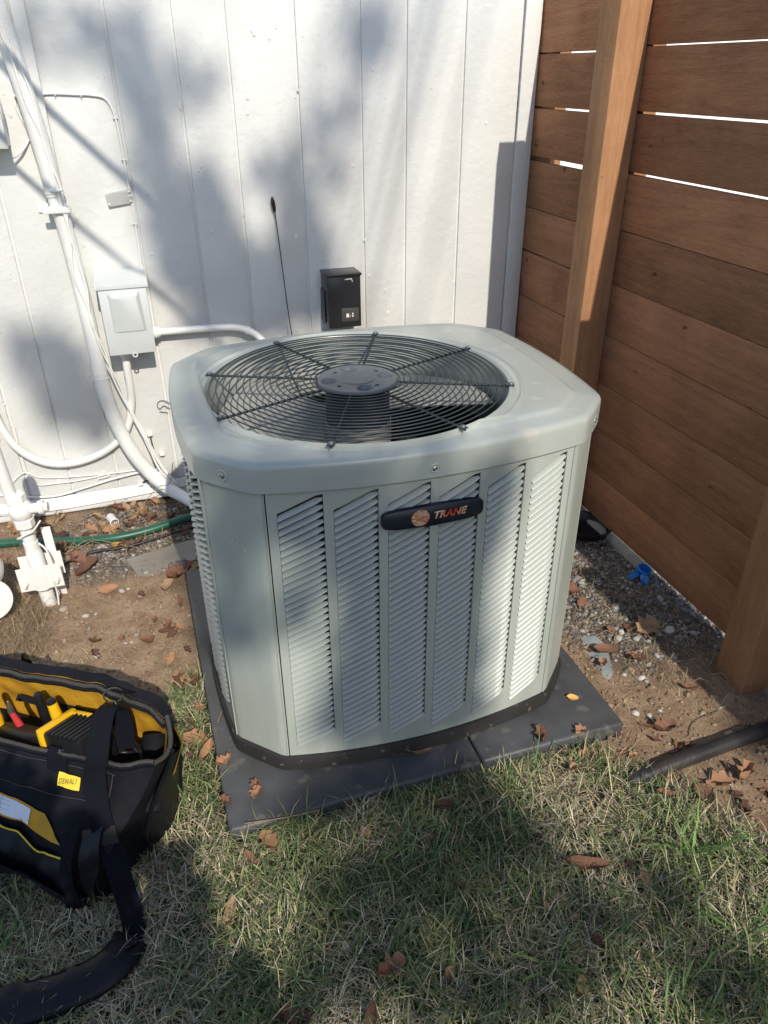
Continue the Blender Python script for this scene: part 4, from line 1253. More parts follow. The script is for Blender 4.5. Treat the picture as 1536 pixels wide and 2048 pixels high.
# shoulder strap from the ring down over the front and out onto the grass
sp = [(-.162, 1.066, .292), (-.170, 1.040, .302), (-.178, 1.000, .298), (-.186, .965, .280), (-.198, .958, .240), (-.199, .922, .185), (-.195, .912, .150), (-.189, .893, .118), (-.183, .864, .080), (-.178, .843, .042), (-.177, .822, .020), (-.183, .799, .020), (-.194, .782, .024)]
sq = catmull(sp, 6)
wds = []
for i in range(len(sq)):
    tg = (sq[min(i + 1, len(sq) - 1)] - sq[max(i - 1, 0)]).normalized()
    f = i / (len(sq) - 1)
    w0 = Vector((.85, -.35, .1)); w1 = Vector((1, .15, 0)); w2 = Vector((.2, 1, 0.3))
    w_ = w0.lerp(w1, min(1, f * 1.6)); 
    if f > .8: w_ = w1.lerp(Vector((.75, .6, .25)), (f - .8) / .2)
    w_ = (w_ - tg * w_.dot(tg)).normalized(); wds.append(w_)
ss_ = ribbon('shoulder_strap', sq, wds, .036, .0028, M_web, bag)
sl2 = [(-.203, .921, .150), (-.2025, .912, .135)]
ribbon('strap_slider', [Vector(p) + Vector((.001, -.004, .002)) for p in ((-.206, .925, .165), (-.2055, .916, .15), (-.205, .910, .138))], Vector((.95, -.15, .05)), .054, .005, M_black, ss_)
lp = catmull([(-.162, 1.066, .292), (-.152, 1.075, .27), (-.150, 1.07, .235), (-.152, 1.05, .20)], 5)
ribbon('strap_tail', lp, Vector((.85, -.4, .1)), .038, .003, M_web, ss_)
# shoulder pad on the grass
V, F = [], []
pp = catmull([(-.180, .805, .020), (-.205, .772, .026), (-.245, .755, .026), (-.300, .748, .026), (-.36, .752, .026), (-.43, .77, .022)], 8)
for i, p in enumerate(pp):
    tg = (pp[min(i + 1, len(pp) - 1)] - pp[max(i - 1, 0)]).normalized(); sd = Vector((-tg.y, tg.x, 0)).normalized()
    tl = Vector((0, 0, 1))
    wdt = .030
    for k in range(12):
        a_ = 2 * math.pi * k / 12; ex = math.copysign(abs(math.cos(a_)) ** .5, math.cos(a_)); ez_ = math.copysign(abs(math.sin(a_)) ** .8, math.sin(a_))
        V.append(p + sd * ex * wdt + tl * (ez_ * .010 - .006 * ex) + tl * noise.noise(p * 22 + Vector((k, 0, 0))) * .003)
for i in range(len(pp) - 1):
    for k in range(12): F.append((12 * i + k, 12 * i + (k + 1) % 12, 12 * i + 12 + (k + 1) % 12, 12 * i + 12 + k))
F += [tuple(range(12))[::-1], tuple(12 * (len(pp) - 1) + k for k in range(12))]
spd = obj('shoulder_pad', V, F, M_fab2, bag, ang=60)
# D-ring and swivel clip
rb = Vector((-.156, 1.088, .296))
V_, F_ = ring_geo((rb.x, rb.y, rb.z), .0165, .0017, 28, 8, 'Y')
obj('metal_ring', V_, F_, M_zip, bag)
tube('snap_hook', [rb + Vector((0, -.003, -.012)), rb + Vector((.004, -.012, -.02)), rb + Vector((.004, -.022, -.012)), rb + Vector((-.004, -.030, -.004)), rb + Vector((-.012, -.036, .0))], .0042, M_black, bag, 8, 5)
ribbon('ring_tab', [bk_[8] + Vector((0, 0, .004)), bk_[8].lerp(rb, .6) + Vector((0, 0, .006)), rb + Vector((0, .002, .012))], Bs, .034, .003, M_web, bag)
# tools in the bag
tl_ = thing('battery_work_light', 'black and yellow battery powered tool resting in the open tool bag', 'power tool', tuple(B(.09, .14, .15)))
Mt = Matrix.Translation(B(.085, .150, .232)) @ Matrix.Rotation(R(-36 + 180 - 8), 4, 'Z') @ Matrix.Rotation(R(14), 4, 'Y') @ Matrix.Rotation(R(10), 4, 'X')
def tbox(nm, x0, x1, y0, y1, z0, z1, mt, bev=.004):
    bm = box_bm(x0, x1, y0, y1, z0, z1, bev, 2); bmesh.ops.transform(bm, matrix=Mt, verts=bm.verts); return bmobj(nm, bm, mt, tl_)
tbox('housing', -.045, .050, -.036, .036, -.045, .030, M_black, .006)
tbox('yellow_frame', .046, .060, -.040, .040, -.050, .036, M_tool_y, .004)
tbox('battery_pack', -.050, .045, -.030, .030, -.075, -.040, M_black, .005)
for k in range(7): tbox('housing_rib', -.040 + k * .0115, -.0345 + k * .0115, -.038, .038, .026, .034, M_black, .002)
tbox('yellow_trim', .0, .052, -.0375, -.028, .026, .0345, M_tool_y, .002)
tube('grip', [Mt @ Vector(p) for p in ((.055, 0, -.01), (.085, .004, -.012), (.12, .006, -.016), (.18, .004, -.02), (.24, .0, -.03))], [.026, .028, .024, .026, .026], M_black, tl_, 16)
dr = thing('black_torch', 'short black rubber torch lying beside the battery tool in the bag', 'torch', tuple(B(0, .17, .15)))
lathe('torch_body', [(.016, 0), (.018, .003), (.018, .10), (.024, .115), (.024, .135), (.018, .137)], B(-.045, .135, .108), M_fab, dr, 24, Bs * .35 + Bt * .75 + Vector((0, 0, .45)))
pr = thing('red_handled_pliers', 'pliers with a red grip tucked in the left of the bag lining', 'pliers', tuple(B(.25, .16, .15)))
tube('handle', [B(.238, .175, .16), B(.245, .172, .20), B(.250, .168, .235)], [.006, .007, .005], M_red, pr, 10)
lathe('jaw', [(.006, 0), (.005, .012), (.0015, .026)], B(.250, .168, .235), M_screw, pr, 10, (0, 0, 1))
rr_ = lathe('red_tool', [(.002, .018), (.010, .015), (.015, .006), (.015, -.02)], B(.052, .128, .205), M_red, None, 20, (.1, -.2, 1))
tag(rr_, 'rounded red end of a tool showing between zipper and shoulder strap', 'tool')
ip = patch('inner_pocket_edge', [(.12, .18), (.32, .18), (.32, .19), (.12, .19)], 0, M_fab, bag)
ip.data.transform(Matrix.Translation(Bt * .185))
# seams on the bag body
for zz in (.190, .240):
    tube('seam', [fp(s, zz, .0015) for s in np.linspace(-.02, .40, 22)], .0009, M_zip, bag, 5, 0)
tube('seam', [fp(-.015, z, .0015) for z in np.linspace(.02, .24, 12)], .0009, M_zip, bag, 5, 0)
for i_, (s_, t_, c_, h_, lb) in enumerate(((.16, .185, M_tool_y, .262, 'screwdriver with a yellow and black grip behind the battery tool'), (.205, .20, M_black, .250, 'black gripped screwdriver near the rear lining of the bag'), (.30, .175, M_tool_y, .235, 'yellow gripped screwdriver at the left end of the open bag'))):
    sd_ = thing('screwdriver', lb, 'screwdriver', tuple(B(s_, t_, .12)))
    tube('grip', [B(s_, t_, h_ - .075), B(s_ + .004, t_ + .002, h_ - .04), B(s_ + .010, t_ + .004, h_)], [.008, .011, .009], c_, sd_, 10)
    lathe('grip_cap', [(.009, 0), (.0075, .006), (.001, .009)], B(s_ + .010, t_ + .004, h_), M_black, sd_, 12, (0, 0, 1))
    tube('shaft', [B(s_ - .004, t_ - .002, .11), B(s_, t_, h_ - .075)], .003, M_screw, sd_, 8, 0)
cl_ = [B(.0 + .035 * math.cos(a) + .02, .165 + .032 * math.sin(a), .185 + .012 * math.sin(a * 1.7)) for a in np.linspace(0, 15, 60)]
tag(tube('coiled_cord', cl_, .0042, M_black, None, 7, 0), 'black cord coiled inside the right end of the tool bag', 'cord')
# dark glove and a scrap behind the bag
gl = thing('folded_glove', 'dark green and black folded glove poking up behind the tool bag', 'glove', (-.455, 1.30, 0))
V, F = [], []
for i in range(10):
    for j in range(8):
        x, y = i / 9, j / 7
        V.append(B(.345 + .085 * x, .285 + .05 * y + .012 * math.sin(x * 7), .13 + .075 * math.sin(math.pi * y) * (1 - .6 * x) + .012 * math.sin(x * 9 + y * 4) + .02 * (1 - x)))
for i in range(9):
    for j in range(7): a_ = i * 8 + j; F.append((a_, a_ + 8, a_ + 9, a_ + 1))
obj('cuff', V, F, mat('glove_cloth', (.035, .045, .035), .9, var=.5, vscale=20, bump=.6), gl)
tube('finger', [B(.34, .30, .13), B(.325, .29, .155), B(.31, .29, .165)], .010, M_fab, gl, 10)
lathe('pink_tip', [(.002, .008), (.007, .006), (.008, 0), (.006, -.006)], B(.300, .292, .165), M_red, gl, 12)
tag(obj('grey_scrap', [(-.300, 1.385, .018), (-.262, 1.405, .030), (-.250, 1.375, .022), (-.285, 1.355, .014)], [(0, 1, 2, 3)], M_slate, None), 'small flat grey scrap lying in the grass behind the tool bag', 'scrap')

# ------------------------------------------------------------------ grass
def inside_pad(x, y, m=.0): return (x > PADX0 - m) & (x < PADX1 + m) & (y > PADY0 - m) & (y < PADY1 + m)
def grid_sample(fn, nx_=150, ny_=150, x0=-1.0, x1=1.7, y0=.0, y1=2.4):
    g = np.array([[fn(x0 + (x1 - x0) * i / (nx_ - 1), y0 + (y1 - y0) * j / (ny_ - 1)) for i in range(nx_)] for j in range(ny_)])
    def f(x, y):
        i = np.clip(((x - x0) / (x1 - x0) * (nx_ - 1)).round().astype(int), 0, nx_ - 1); j = np.clip(((y - y0) / (y1 - y0) * (ny_ - 1)).round().astype(int), 0, ny_ - 1)
        return g[j, i]
    return f
LAWN = grid_sample(lawn)
HGT = grid_sample(gh, 400, 400)
patch_n = grid_sample(lambda x, y: noise.noise(Vector((x * 4.3, y * 4.3, 7.7))) * .6 + noise.noise(Vector((x * 11, y * 11, 2.2))) * .4)
def blades(name, x, y, length, width, lean, colors, stiff, mat_=M_grass, parent=None, seg=3, lift=0.0):
    n = len(x)
    az = rng.uniform(0, 2 * np.pi, n)
    z0 = HGT(x, y) - .002 + lift
    L_ = seg + 1
    verts = np.zeros((n, 2 * seg + 1, 3), np.float32)
    dx, dy = np.cos(az), np.sin(az); px, py = -dy, dx
    tw = rng.uniform(-.8, .8, n)
    cx, cy, cz = x.copy(), y.copy(), z0.copy()
    th = lean.copy()
    ex = np.zeros(n)
    for k in range(L_):
        t = k / seg
        if k < seg:
            w = width * (1 - .55 * t) * .5
            ca, sa = np.cos(tw * t), np.sin(tw * t)
            wx, wy = px * ca + dx * sa, py * ca + dy * sa
            verts[:, 2 * k] = np.stack([cx - wx * w, cy - wy * w, cz], 1)
            verts[:, 2 * k + 1] = np.stack([cx + wx * w, cy + wy * w, cz], 1)
        else: verts[:, 2 * k] = np.stack([cx, cy, cz], 1)
        st = length / seg
        cx = cx + dx * np.sin(th) * st; cy = cy + dy * np.sin(th) * st; cz = np.maximum(cz + np.cos(th) * st, z0 + .001 + .003 * rng.random(n))
        th = th + stiff
        az2 = rng.normal(0, .18, n); c_, s_ = np.cos(az2), np.sin(az2); dx, dy = dx * c_ - dy * s_, dx * s_ + dy * c_
    nv = 2 * seg + 1
    base = (np.arange(n) * nv)[:, None]
    loops, starts, totals = [], [], []
    pat = []
    for k in range(seg - 1): pat += [2 * k, 2 * k + 1, 2 * k + 3, 2 * k + 2]
    pat += [2 * seg - 2, 2 * seg - 1, 2 * seg]
    pat = np.array(pat); LI = (base + pat[None, :]).ravel()
    sizes = np.array([4] * (seg - 1) + [3]); ls = np.tile(sizes, n); starts = np.concatenate([[0], np.cumsum(ls)[:-1]])
    me = bpy.data.meshes.new(name)
    me.vertices.add(n * nv); me.vertices.foreach_set('co', verts.reshape(-1))
    me.loops.add(len(LI)); me.loops.foreach_set('vertex_index', LI.astype(np.int32))
    me.polygons.add(len(ls)); me.polygons.foreach_set('loop_start', starts.astype(np.int32))
    me.update(calc_edges=True); me.validate()
    c4 = np.ones((n, nv, 4), np.float32); c4[:, :, :3] = colors[:, None, :]
    at_ = me.color_attributes.new('Col', 'FLOAT_COLOR', 'POINT'); at_.data.foreach_set('color', c4.ravel())
    me.materials.append(mat_)
    o = bpy.data.objects.new(name, me); link(o, parent); return o
def palette(cols, n, jit=.18):
    idx = rng.integers(0, len(cols), n); c = np.array(cols)[idx]
    return np.clip(c * rng.uniform(1 - jit, 1 + jit, (n, 1)) * rng.uniform(.93, 1.07, (n, 3)), 0, 1)
GREEN = [(.10, .15, .055), (.13, .175, .065), (.08, .12, .055), (.18, .22, .085), (.25, .27, .12), (.065, .10, .05), (.30, .29, .15)]
STRAW = [(.50, .42, .27), (.60, .52, .34), (.40, .33, .21), (.30, .26, .18), (.60, .54, .40), (.25, .22, .16)]
SOILS = [(.34, .26, .17), (.42, .33, .22), (.25, .18, .12), (.48, .38, .25)]
def scatter(n, x0, x1, y0, y1, dens):
    x = rng.uniform(x0, x1, n); y = rng.uniform(y0, y1, n)
    k = rng.random(n) < dens(x, y)
    k &= ~inside_pad(x, y, -.004)
    return x[k], y[k]
# short green lawn
x, y = scatter(115000, -.75, 1.5, .15, 1.5, lambda x, y: LAWN(x, y) * np.clip(.74 + patch_n(x, y) * 1.5, .12, 1) * np.where(y > .95, .75, 1))
n = len(x)
o = blades('lawn_grass', x, y, rng.gamma(6, .0050, n) + .012, rng.uniform(.0016, .0036, n), rng.uniform(.25, 1.25, n), palette(GREEN, n), rng.uniform(.1, .55, n))
tag(o, 'short green and dry grass of the lawn in the foreground', kind='stuff')
# dry clippings in the lawn
x, y = scatter(95000, -.75, 1.5, .15, 1.6, lambda x, y: LAWN(x, y) * np.clip(.52 - patch_n(x, y) * 1.2, .14, 1))
n = len(x)
o = blades('dry_grass', x, y, rng.gamma(5, .0060, n) + .010, rng.uniform(.0012, .0024, n), rng.uniform(.7, 1.65, n), palette(STRAW, n), rng.uniform(-.05, .4, n), lift=.004)
o.data.vertices.foreach_get
tag(o, 'dry straw coloured blades mixed through the lawn', kind='stuff')
# straw scattered on bare soil
def soild(x, y):
    a_ = np.where(x < .03, .55, .0) * np.clip(1.9 - y, 0, .35) / .35
    b_ = np.where(x > .80, .30, 0)
    return (a_ + b_) * (1 - LAWN(x, y)) * np.clip(.6 + patch_n(x, y) * 1.3, .08, 1)
x, y = scatter(60000, -.8, 1.24, .5, 2.1, soild)
n = len(x)
o = blades('scattered_straw', x, y, rng.gamma(4, .0055, n) + .008, rng.uniform(.0006, .0013, n), rng.uniform(1.25, 1.7, n), palette(SOILS, n, .25), rng.uniform(-.1, .1, n), lift=.002)
tag(o, 'fine dead stems scattered over the bare soil', kind='stuff')
# sparse green on the soil edges
x, y = scatter(9000, -.6, 1.2, .6, 1.75, lambda x, y: (1 - LAWN(x, y)) * np.where(x < .0, .35, .22) * (patch_n(x, y) > .05))
n = len(x)
o = blades('sparse_grass', x, y, rng.gamma(5, .0045, n) + .008, rng.uniform(.0010, .0020, n), rng.uniform(.3, 1.3, n), palette(GREEN[3:5] + STRAW[:1], n), rng.uniform(.1, .5, n))
tag(o, 'thin green sprigs at the edge of the bare soil', kind='stuff')
# long wide blades
x, y = scatter(1500, -.75, 1.5, .15, 1.0, lambda x, y: LAWN(x, y) * np.clip(.15 + patch_n(x, y) * 1.5 + np.where(x > .45, .35, 0) + np.where(x < -.2, .25, 0), .05, 1))
n = len(x)
o = blades('long_grass_blades', x, y, rng.uniform(.05, .11, n), rng.uniform(.0022, .0036, n), rng.uniform(.4, 1.2, n), palette([(.10, .20, .055), (.13, .23, .07), (.08, .17, .07)], n), rng.uniform(.1, .35, n), seg=5)
tag(o, 'longer wide bladed grass standing above the lawn', kind='stuff')
# weeds with distinct wide blades at lower right
def tuft(cx, cy, k, label, L0=.12, L1=.2, w=.005):
    x = cx + rng.normal(0, .008, k); y = cy + rng.normal(0, .008, k)
    o = blades('grass_tuft', x, y, rng.uniform(L0, L1, k), rng.uniform(w * .7, w, k), rng.uniform(.35, 1.15, k), palette([(.11, .21, .055), (.15, .26, .075), (.085, .17, .055)], k), rng.uniform(.08, .3, k), seg=6)
    tag(o, label, 'grass tuft', 'wide bladed grass tufts in the lawn')
tuft(.80, .660, 11, 'wide bladed green tuft standing just below the end of the drain pipe', .10, .17)
tuft(.93, .575, 9, 'wide bladed green tuft at the right edge, lower than the bare soil patch', .10, .18)
tuft(.78, .50, 12, 'wide bladed green tuft near the lower right corner, below the others', .09, .16)
tuft(.46, .545, 12, 'dense green tuft at the bottom of the picture right of the middle', .06, .11, .004)
tuft(-.40, .86, 14, 'green tuft in front of the lower left edge of the tool bag', .06, .12, .004)
tuft(.60, .44, 10, 'green tuft at the very bottom edge right of the middle', .07, .12, .004)

# ------------------------------------------------------------------ gravel and stones
ico = bmesh.new(); bmesh.ops.create_icosphere(ico, subdivisions=1, radius=1)
iv = np.array([v.co[:] for v in ico.verts]); if_ = np.array([[v.index for v in f.verts] for f in ico.faces]); ico.free()
def stones(name, x, y, r, cols, sink=.35, flat=.6):
    n = len(x); nv = len(iv)
    ang = rng.uniform(0, 2 * np.pi, n); ca, sa = np.cos(ang), np.sin(ang)
    sc = np.stack([r * rng.uniform(.8, 1.35, n), r * rng.uniform(.65, 1.0, n), r * flat * rng.uniform(.7, 1.2, n)], 1)
    P = iv[None] * (1 + rng.normal(0, .16, (n, nv, 1))) * sc[:, None, :]
    tx = rng.normal(0, .35, n)[:, None]
    X = P[:, :, 0] * ca[:, None] - P[:, :, 1] * sa[:, None]; Y = P[:, :, 0] * sa[:, None] + P[:, :, 1] * ca[:, None]; Z = P[:, :, 2] + X * np.tan(tx) * .4
    Z += (HGT(x, y) + r * flat * (1 - 2 * sink))[:, None]
    X += x[:, None]; Y += y[:, None]
    Vv = np.stack([X, Y, Z], 2).astype(np.float32)
    Ff = (if_[None] + (np.arange(n) * nv)[:, None, None]).reshape(-1)
    me = bpy.data.meshes.new(name); me.vertices.add(n * nv); me.vertices.foreach_set('co', Vv.ravel())
    me.loops.add(len(Ff)); me.loops.foreach_set('vertex_index', Ff.astype(np.int32))
    nf = n * len(if_); me.polygons.add(nf); me.polygons.foreach_set('loop_start', (np.arange(nf) * 3).astype(np.int32))
    me.update(calc_edges=True)
    c4 = np.ones((n, nv, 4), np.float32); c4[:, :, :3] = cols[:, None, :]
    at_ = me.color_attributes.new('Col', 'FLOAT_COLOR', 'POINT'); at_.data.foreach_set('color', c4.ravel())
    me.materials.append(M_stone); me.shade_smooth()
    o = bpy.data.objects.new(name, me); link(o); return o
SG = [(.17, .16, .15), (.22, .21, .195), (.12, .11, .105), (.30, .29, .27), (.19, .155, .13), (.15, .125, .11)]
SW = [(.40, .37, .33), (.34, .31, .26), (.28, .25, .21), (.46, .43, .38)]
def gd(x, y): return np.where(x > .86, np.clip((y - 1.08) / .2, 0, 1) * np.clip((x - .86) / .06, 0, 1), 0) + np.where(x < .25, np.clip((y - 1.87) / .1, 0, 1) * np.clip((x + .36) / .1, 0, 1) * .8, 0)
x, y = scatter(32000, -.4, 1.55, 1.0, 2.3, gd); n = len(x)
tag(stones('gravel', x, y, rng.gamma(6, .00068, n) + .0016, palette(SG, n, .25)), 'grey pebbles packed along the fence and beside the wall', kind='stuff')
x, y = scatter(1500, -.6, 1.24, .5, 2.2, lambda x, y: np.where((x > .84) | (y > 1.6), .30, .03) * (1 - LAWN(x, y) * .9)); n = len(x)
tag(stones('pale_pebbles', x, y, rng.gamma(4, .0013, n) + .002, palette(SW, n, .2)), 'pale pebbles scattered in the soil', kind='stuff')
x, y = scatter(30000, -.8, 1.25, .3, 2.3, lambda x, y: .8 * (1 - LAWN(x, y))); n = len(x)
tag(stones('soil_crumbs', x, y, rng.gamma(3, .0007, n) + .0008, palette([(.24, .17, .11), (.31, .23, .15), (.18, .13, .09)], n, .2), flat=.8), 'crumbs of loose soil', kind='stuff')
def one_stone(x, y, r, c, label, grp=None):
    o = stones('stone', np.array([x]), np.array([y]), np.array([r]), np.array([c]), .3, .55); tag(o, label, 'stone', grp)
one_stone(1.083, 1.34, .014, (.42, .40, .37), 'pale angular stone on the gravel just below the blue cap')
one_stone(1.04, 1.245, .011, (.50, .48, .45), 'whitish stone in the shaded gravel between slate strip and fence')
one_stone(1.158, 1.21, .016, (.48, .45, .41), 'whitish stone beside the dead lobed leaf near the fence post')
one_stone(.99, 1.085, .010, (.52, .50, .46), 'white stone right of the lower end of the slate strip')
one_stone(.905, .985, .010, (.52, .50, .46), 'white stone on the bare soil right of the pad corner')
one_stone(.933, .975, .009, (.48, .46, .42), 'white stone touching another on the soil right of the pad')
one_stone(-.078, .900, .012, (.16, .15, .14), 'dark half buried stone in the grass right of the shoulder strap')

# ------------------------------------------------------------------ fallen leaves
def leaf_mesh(kind, curl, seed):
    rr = random.Random(seed); V, F = [], []
    n = 9; m = 5
    for i in range(n):
        t = i / (n - 1)
        if kind == 'oval': w = .30 * math.sin(math.pi * min(1, t * .96 + .02)) ** .8
        elif kind == 'slim': w = .17 * math.sin(math.pi * min(1, t * .96 + .02)) ** .7
        else: w = (.07 + .24 * math.sin(math.pi * t)) * (1 + .38 * math.sin(t * 19 + seed)) * (1 if .05 < t < .97 else .3)
        for j in range(m):
            s = (j / (m - 1) - .5) * 2
            x = (t - .5) + .04 * s * s; y = s * w
            z = curl * (abs(s) ** 1.6) * w * 1.5 + curl * .35 * ((t - .5) * 2) ** 2 + .035 * math.sin(t * 9 + s * 2 + seed) + .02 * abs(s)
            if kind == 'crumple': z += .13 * math.sin(t * 7 + s * 3 + seed) * .8
            V.append((x, y, z))
    for i in range(n - 1):
        for j in range(m - 1): a_ = i * m + j; F.append((a_, a_ + m, a_ + m + 1, a_ + 1))
    # midrib and stalk
    o = len(V)
    for t in (-.62, -.5): V += [(t, -.010, .02 + curl * .1), (t, .010, .02 + curl * .1)]
    F.append((o, o + 1, o + 3, o + 2))
    me = bpy.data.meshes.new('fallen_leaf'); me.from_pydata(V, [], F); me.shade_smooth()
    return me
LM = {}
def leaf(x, y, size, rot, kind, colr, curl=.5, tilt=(0, 0), label=None, group=None, z=None, name='fallen_leaf'):
    key = (kind, colr, round(curl, 1), random.randrange(3))
    if key not in LM:
        me = leaf_mesh(kind, curl, key[3] * 3 + len(kind)); me.materials.append(LEAFM[colr]); LM[key] = me
    o = bpy.data.objects.new(name, LM[key]); link(o)
    onp = PADX0 < x < PADX1 and PADY0 < y < PADY1
    zz = z if z is not None else ((.0415 if onp else gh(x, y) + (.012 if lawn(x, y) > .4 else .002)) + size * .03)
    o.location = (x, y, zz); o.scale = (size,) * 3
    o.rotation_euler = (R(tilt[0]), R(tilt[1]), R(rot)); tag(o, label, 'leaf', group)
    return o
UL = [
 (-.212, 1.851, .055, 10, 'oval', 'orange', .3, 'plump pale orange oval leaf alone on the bare soil beyond the tool bag'),
 (-.187, 2.085, .045, 80, 'oval', 'yellow', .3, 'yellow oval leaf resting against the green garden hose'),
 (-.034, 1.201, .060, 150, 'lobed', 'orange', .3, 'ridged orange leaf in the grass left of the pad'),
 (-.021, 1.150, .062, 60, 'slim', 'orange', .9, 'long rolled orange leaf pointing at the pad edge'),
 (.010, 1.108, .034, 20, 'crumple', 'orange', .6, 'small orange leaf touching the left rim of the pad'),
 (.064, 1.030, .026, 75, 'crumple', 'rust', .6, 'smaller upper rust leaf of the pair on the pad front left corner'),
 (.062, 1.008, .036, 60, 'lobed', 'orange', .4, 'larger lower orange leaf of the pair on the pad front left corner'),
 (.005, 1.010, .026, 120, 'crumple', 'rust', .5, 'small curled leaf at the front left corner of the pad'),
 (.394, 1.012, .060, -4, 'oval', 'tan', .35, 'flat tan oval leaf on the front edge of the pad'),
 (.774, 1.044, .028, -20, 'oval', 'yellow', .3, 'small yellow leaf on the right front of the pad'),
 (.396, .877, .052, -35, 'oval', 'brown', .5, 'dark reddish leaf in the shaded grass in front of the pad'),
 (.655, .965, .040, 70, 'crumple', 'rust', .6, 'crumpled rust leaf at the front pad edge where the grass starts'),
 (.740, .952, .034, 20, 'crumple', 'orange', .4, 'orange leaf lying against the front right rim of the pad'),
 (.068, .905, .050, 110, 'lobed', 'orange', .4, 'lit orange leaf in the grass below the pad front left corner'),
 (.032, .888, .036, 120, 'slim', 'rust', .5, 'slim rust leaf half in shadow left of the lit orange leaf'),
 (.210, .625, .050, 15, 'lobed', 'orange', .8, 'curled orange leaf near the bottom middle of the lawn'),
 (-.020, .800, .060, 70, 'slim', 'tan', .4, 'long pale brown leaf on the shaded lawn right of the strap'),
 (.045, .598, .050, -30, 'crumple', 'brown', .6, 'dark curled leaf near the bottom edge left of the middle'),
 (.155, .560, .060, 60, 'slim', 'brown', .5, 'long dark leaf at the very bottom edge of the picture'),
 (.60, .690, .075, -25, 'slim', 'rust', .5, 'long rust leaf lying in the shaded grass right of the middle'),
 (.905, .752, .060, 80, 'oval', 'rust', .4, 'upright rust leaf just below the drain pipe'),
 (.955, .770, .055, -15, 'crumple', 'orange', .5, 'pale orange leaf right of the upright rust leaf below the pipe'),
 (1.015, .768, .050, 25, 'crumple', 'orange', .9, 'curled orange leaf at the right below the drain pipe'),
 (.835, .775, .048, -30, 'slim', 'rust', .6, 'slim rust leaf touching the low end of the drain pipe'),
 (1.105, 1.235, .090, 20, 'lobed', 'tan', .3, 'large tan lobed oak leaf on the gravel by the fence post'),
 (1.060, 1.245, .035, 110, 'crumple', 'brown', .5, 'small dark leaf beside the large tan oak leaf'),
 (.945, 1.175, .060, -35, 'oval', 'rust', .3, 'rust leaf lying across the slate strip'),
 (.915, 1.135, .034, 70, 'oval', 'orange', .6, 'small orange leaf on the lower end of the slate strip'),
 (1.010, 1.145, .050, -40, 'oval', 'rust', .5, 'rust leaf in the gravel right of the slate strip'),
 (1.072, 1.015, .040, -40, 'slim', 'rust', .8, 'slim curled rust leaf on the bare soil near the front fence post'),
 (.935, .928, .050, -15, 'crumple', 'rust', .7, 'crumpled rust leaf in the soil between pad and drain pipe'),
 (.830, 1.345, .060, 15, 'crumple', 'orange', .8, 'upper bright orange leaf against the right side of the pad'),
 (.87, 1.290, .055, 95, 'lobed', 'orange', .7, 'lower bright orange leaf against the right side of the pad'),
 (.495, .640, .030, 90, 'slim', 'tan', .5, 'short tan leaf end sticking up in the lawn'),
 (-.015, 1.845, .075, 20, 'crumple', 'rust', .6, 'rust leaf lying by the rear left corner of the pad'),
 (-.050, 1.800, .060, 70, 'lobed', 'tan', .3, 'tan lobed leaf in the soil left of the rear pad corner'),
 (-.265, 1.975, .080, 40, 'lobed', 'brown', .5, 'large brown leaf right of the gas pipe bracket'),
 (-.290, 2.03, .075, 130, 'lobed', 'rust', .4, 'spiky rust leaf between the gas pipe and the green hose'),
 (-.225, 2.20, .055, 95, 'crumple', 'tan', .5, 'pale leaf standing against the bottom of the siding'),
 (-.198, 2.175, .060, 10, 'oval', 'orange', .5, 'orange leaf draped over the small pipe stub'),
]
for (x_, y_, s_, r_, k_, c_, cu_, lb) in UL: leaf(x_, y_, s_, r_, k_, c_, cu_, (random.uniform(-14, 14), random.uniform(-14, 14)), lb, z=.024 if 'slate strip' in lb and 'right' not in lb else None)
def many(n, x0, x1, y0, y1, s0, s1, cols, label, group, f=None):
    k = 0; made = {}
    while k < n:
        x_ = random.uniform(x0, x1); y_ = random.uniform(y0, y1)
        if PADX0 < x_ < PADX1 and PADY0 < y_ < PADY1: continue
        if f and not f(x_, y_): continue
        kd = random.choice(['oval', 'lobed', 'crumple', 'crumple', 'slim']); cl = random.choice(cols)
        o = leaf(x_, y_, random.uniform(s0, s1), random.uniform(0, 360), kd, cl, random.choice([.3, .6, .9]), (random.uniform(-30, 30), random.uniform(-25, 25)), None, group); k += 1
        made.setdefault((cl, kd), []).append(o)
    ordn = ['first', 'second', 'third', 'fourth', 'fifth', 'sixth', 'seventh', 'eighth', 'ninth', 'tenth', 'eleventh', 'twelfth']
    shape = {'oval': 'oval', 'lobed': 'lobed', 'crumple': 'crumpled', 'slim': 'narrow'}
    for (cl, kd), os_ in made.items():
        os_.sort(key=lambda q: q.location.x)
        for i_, o in enumerate(os_):
            pre = '' if len(os_) == 1 else ordn[i_] + ' from the left, '
            o['label'] = pre + cl + ' ' + shape[kd] + ' leaf ' + label
many(56, -.50, .12, 2.04, 2.335, .030, .062, ['rust', 'brown', 'tan', 'tan', 'orange', 'brown'], 'in the heap along the siding', 'dry leaves heaped along the wall', lambda x, y: y > 2.06 or x < -.25)
many(11, -.075, -.008, 1.12, 1.62, .025, .05, ['rust', 'orange', 'brown'], 'in the grass along the left pad edge', 'dry leaves beside the left edge of the pad')
many(15, .86, 1.02, 1.14, 1.50, .025, .055, ['rust', 'orange', 'brown', 'rust'], 'on the gravel right of the unit', 'dry leaves on the gravel right of the unit')
many(10, .70, .98, .84, .96, .022, .045, ['rust', 'orange', 'rust', 'brown'], 'between pad corner and drain pipe', 'dry leaves near the pad corner', lambda x, y: lawn(x, y) < .5)
many(9, -.25, .0, 1.55, 1.80, .02, .045, ['rust', 'brown'], 'on bare soil beyond the bag', 'dry leaves on the bare soil')
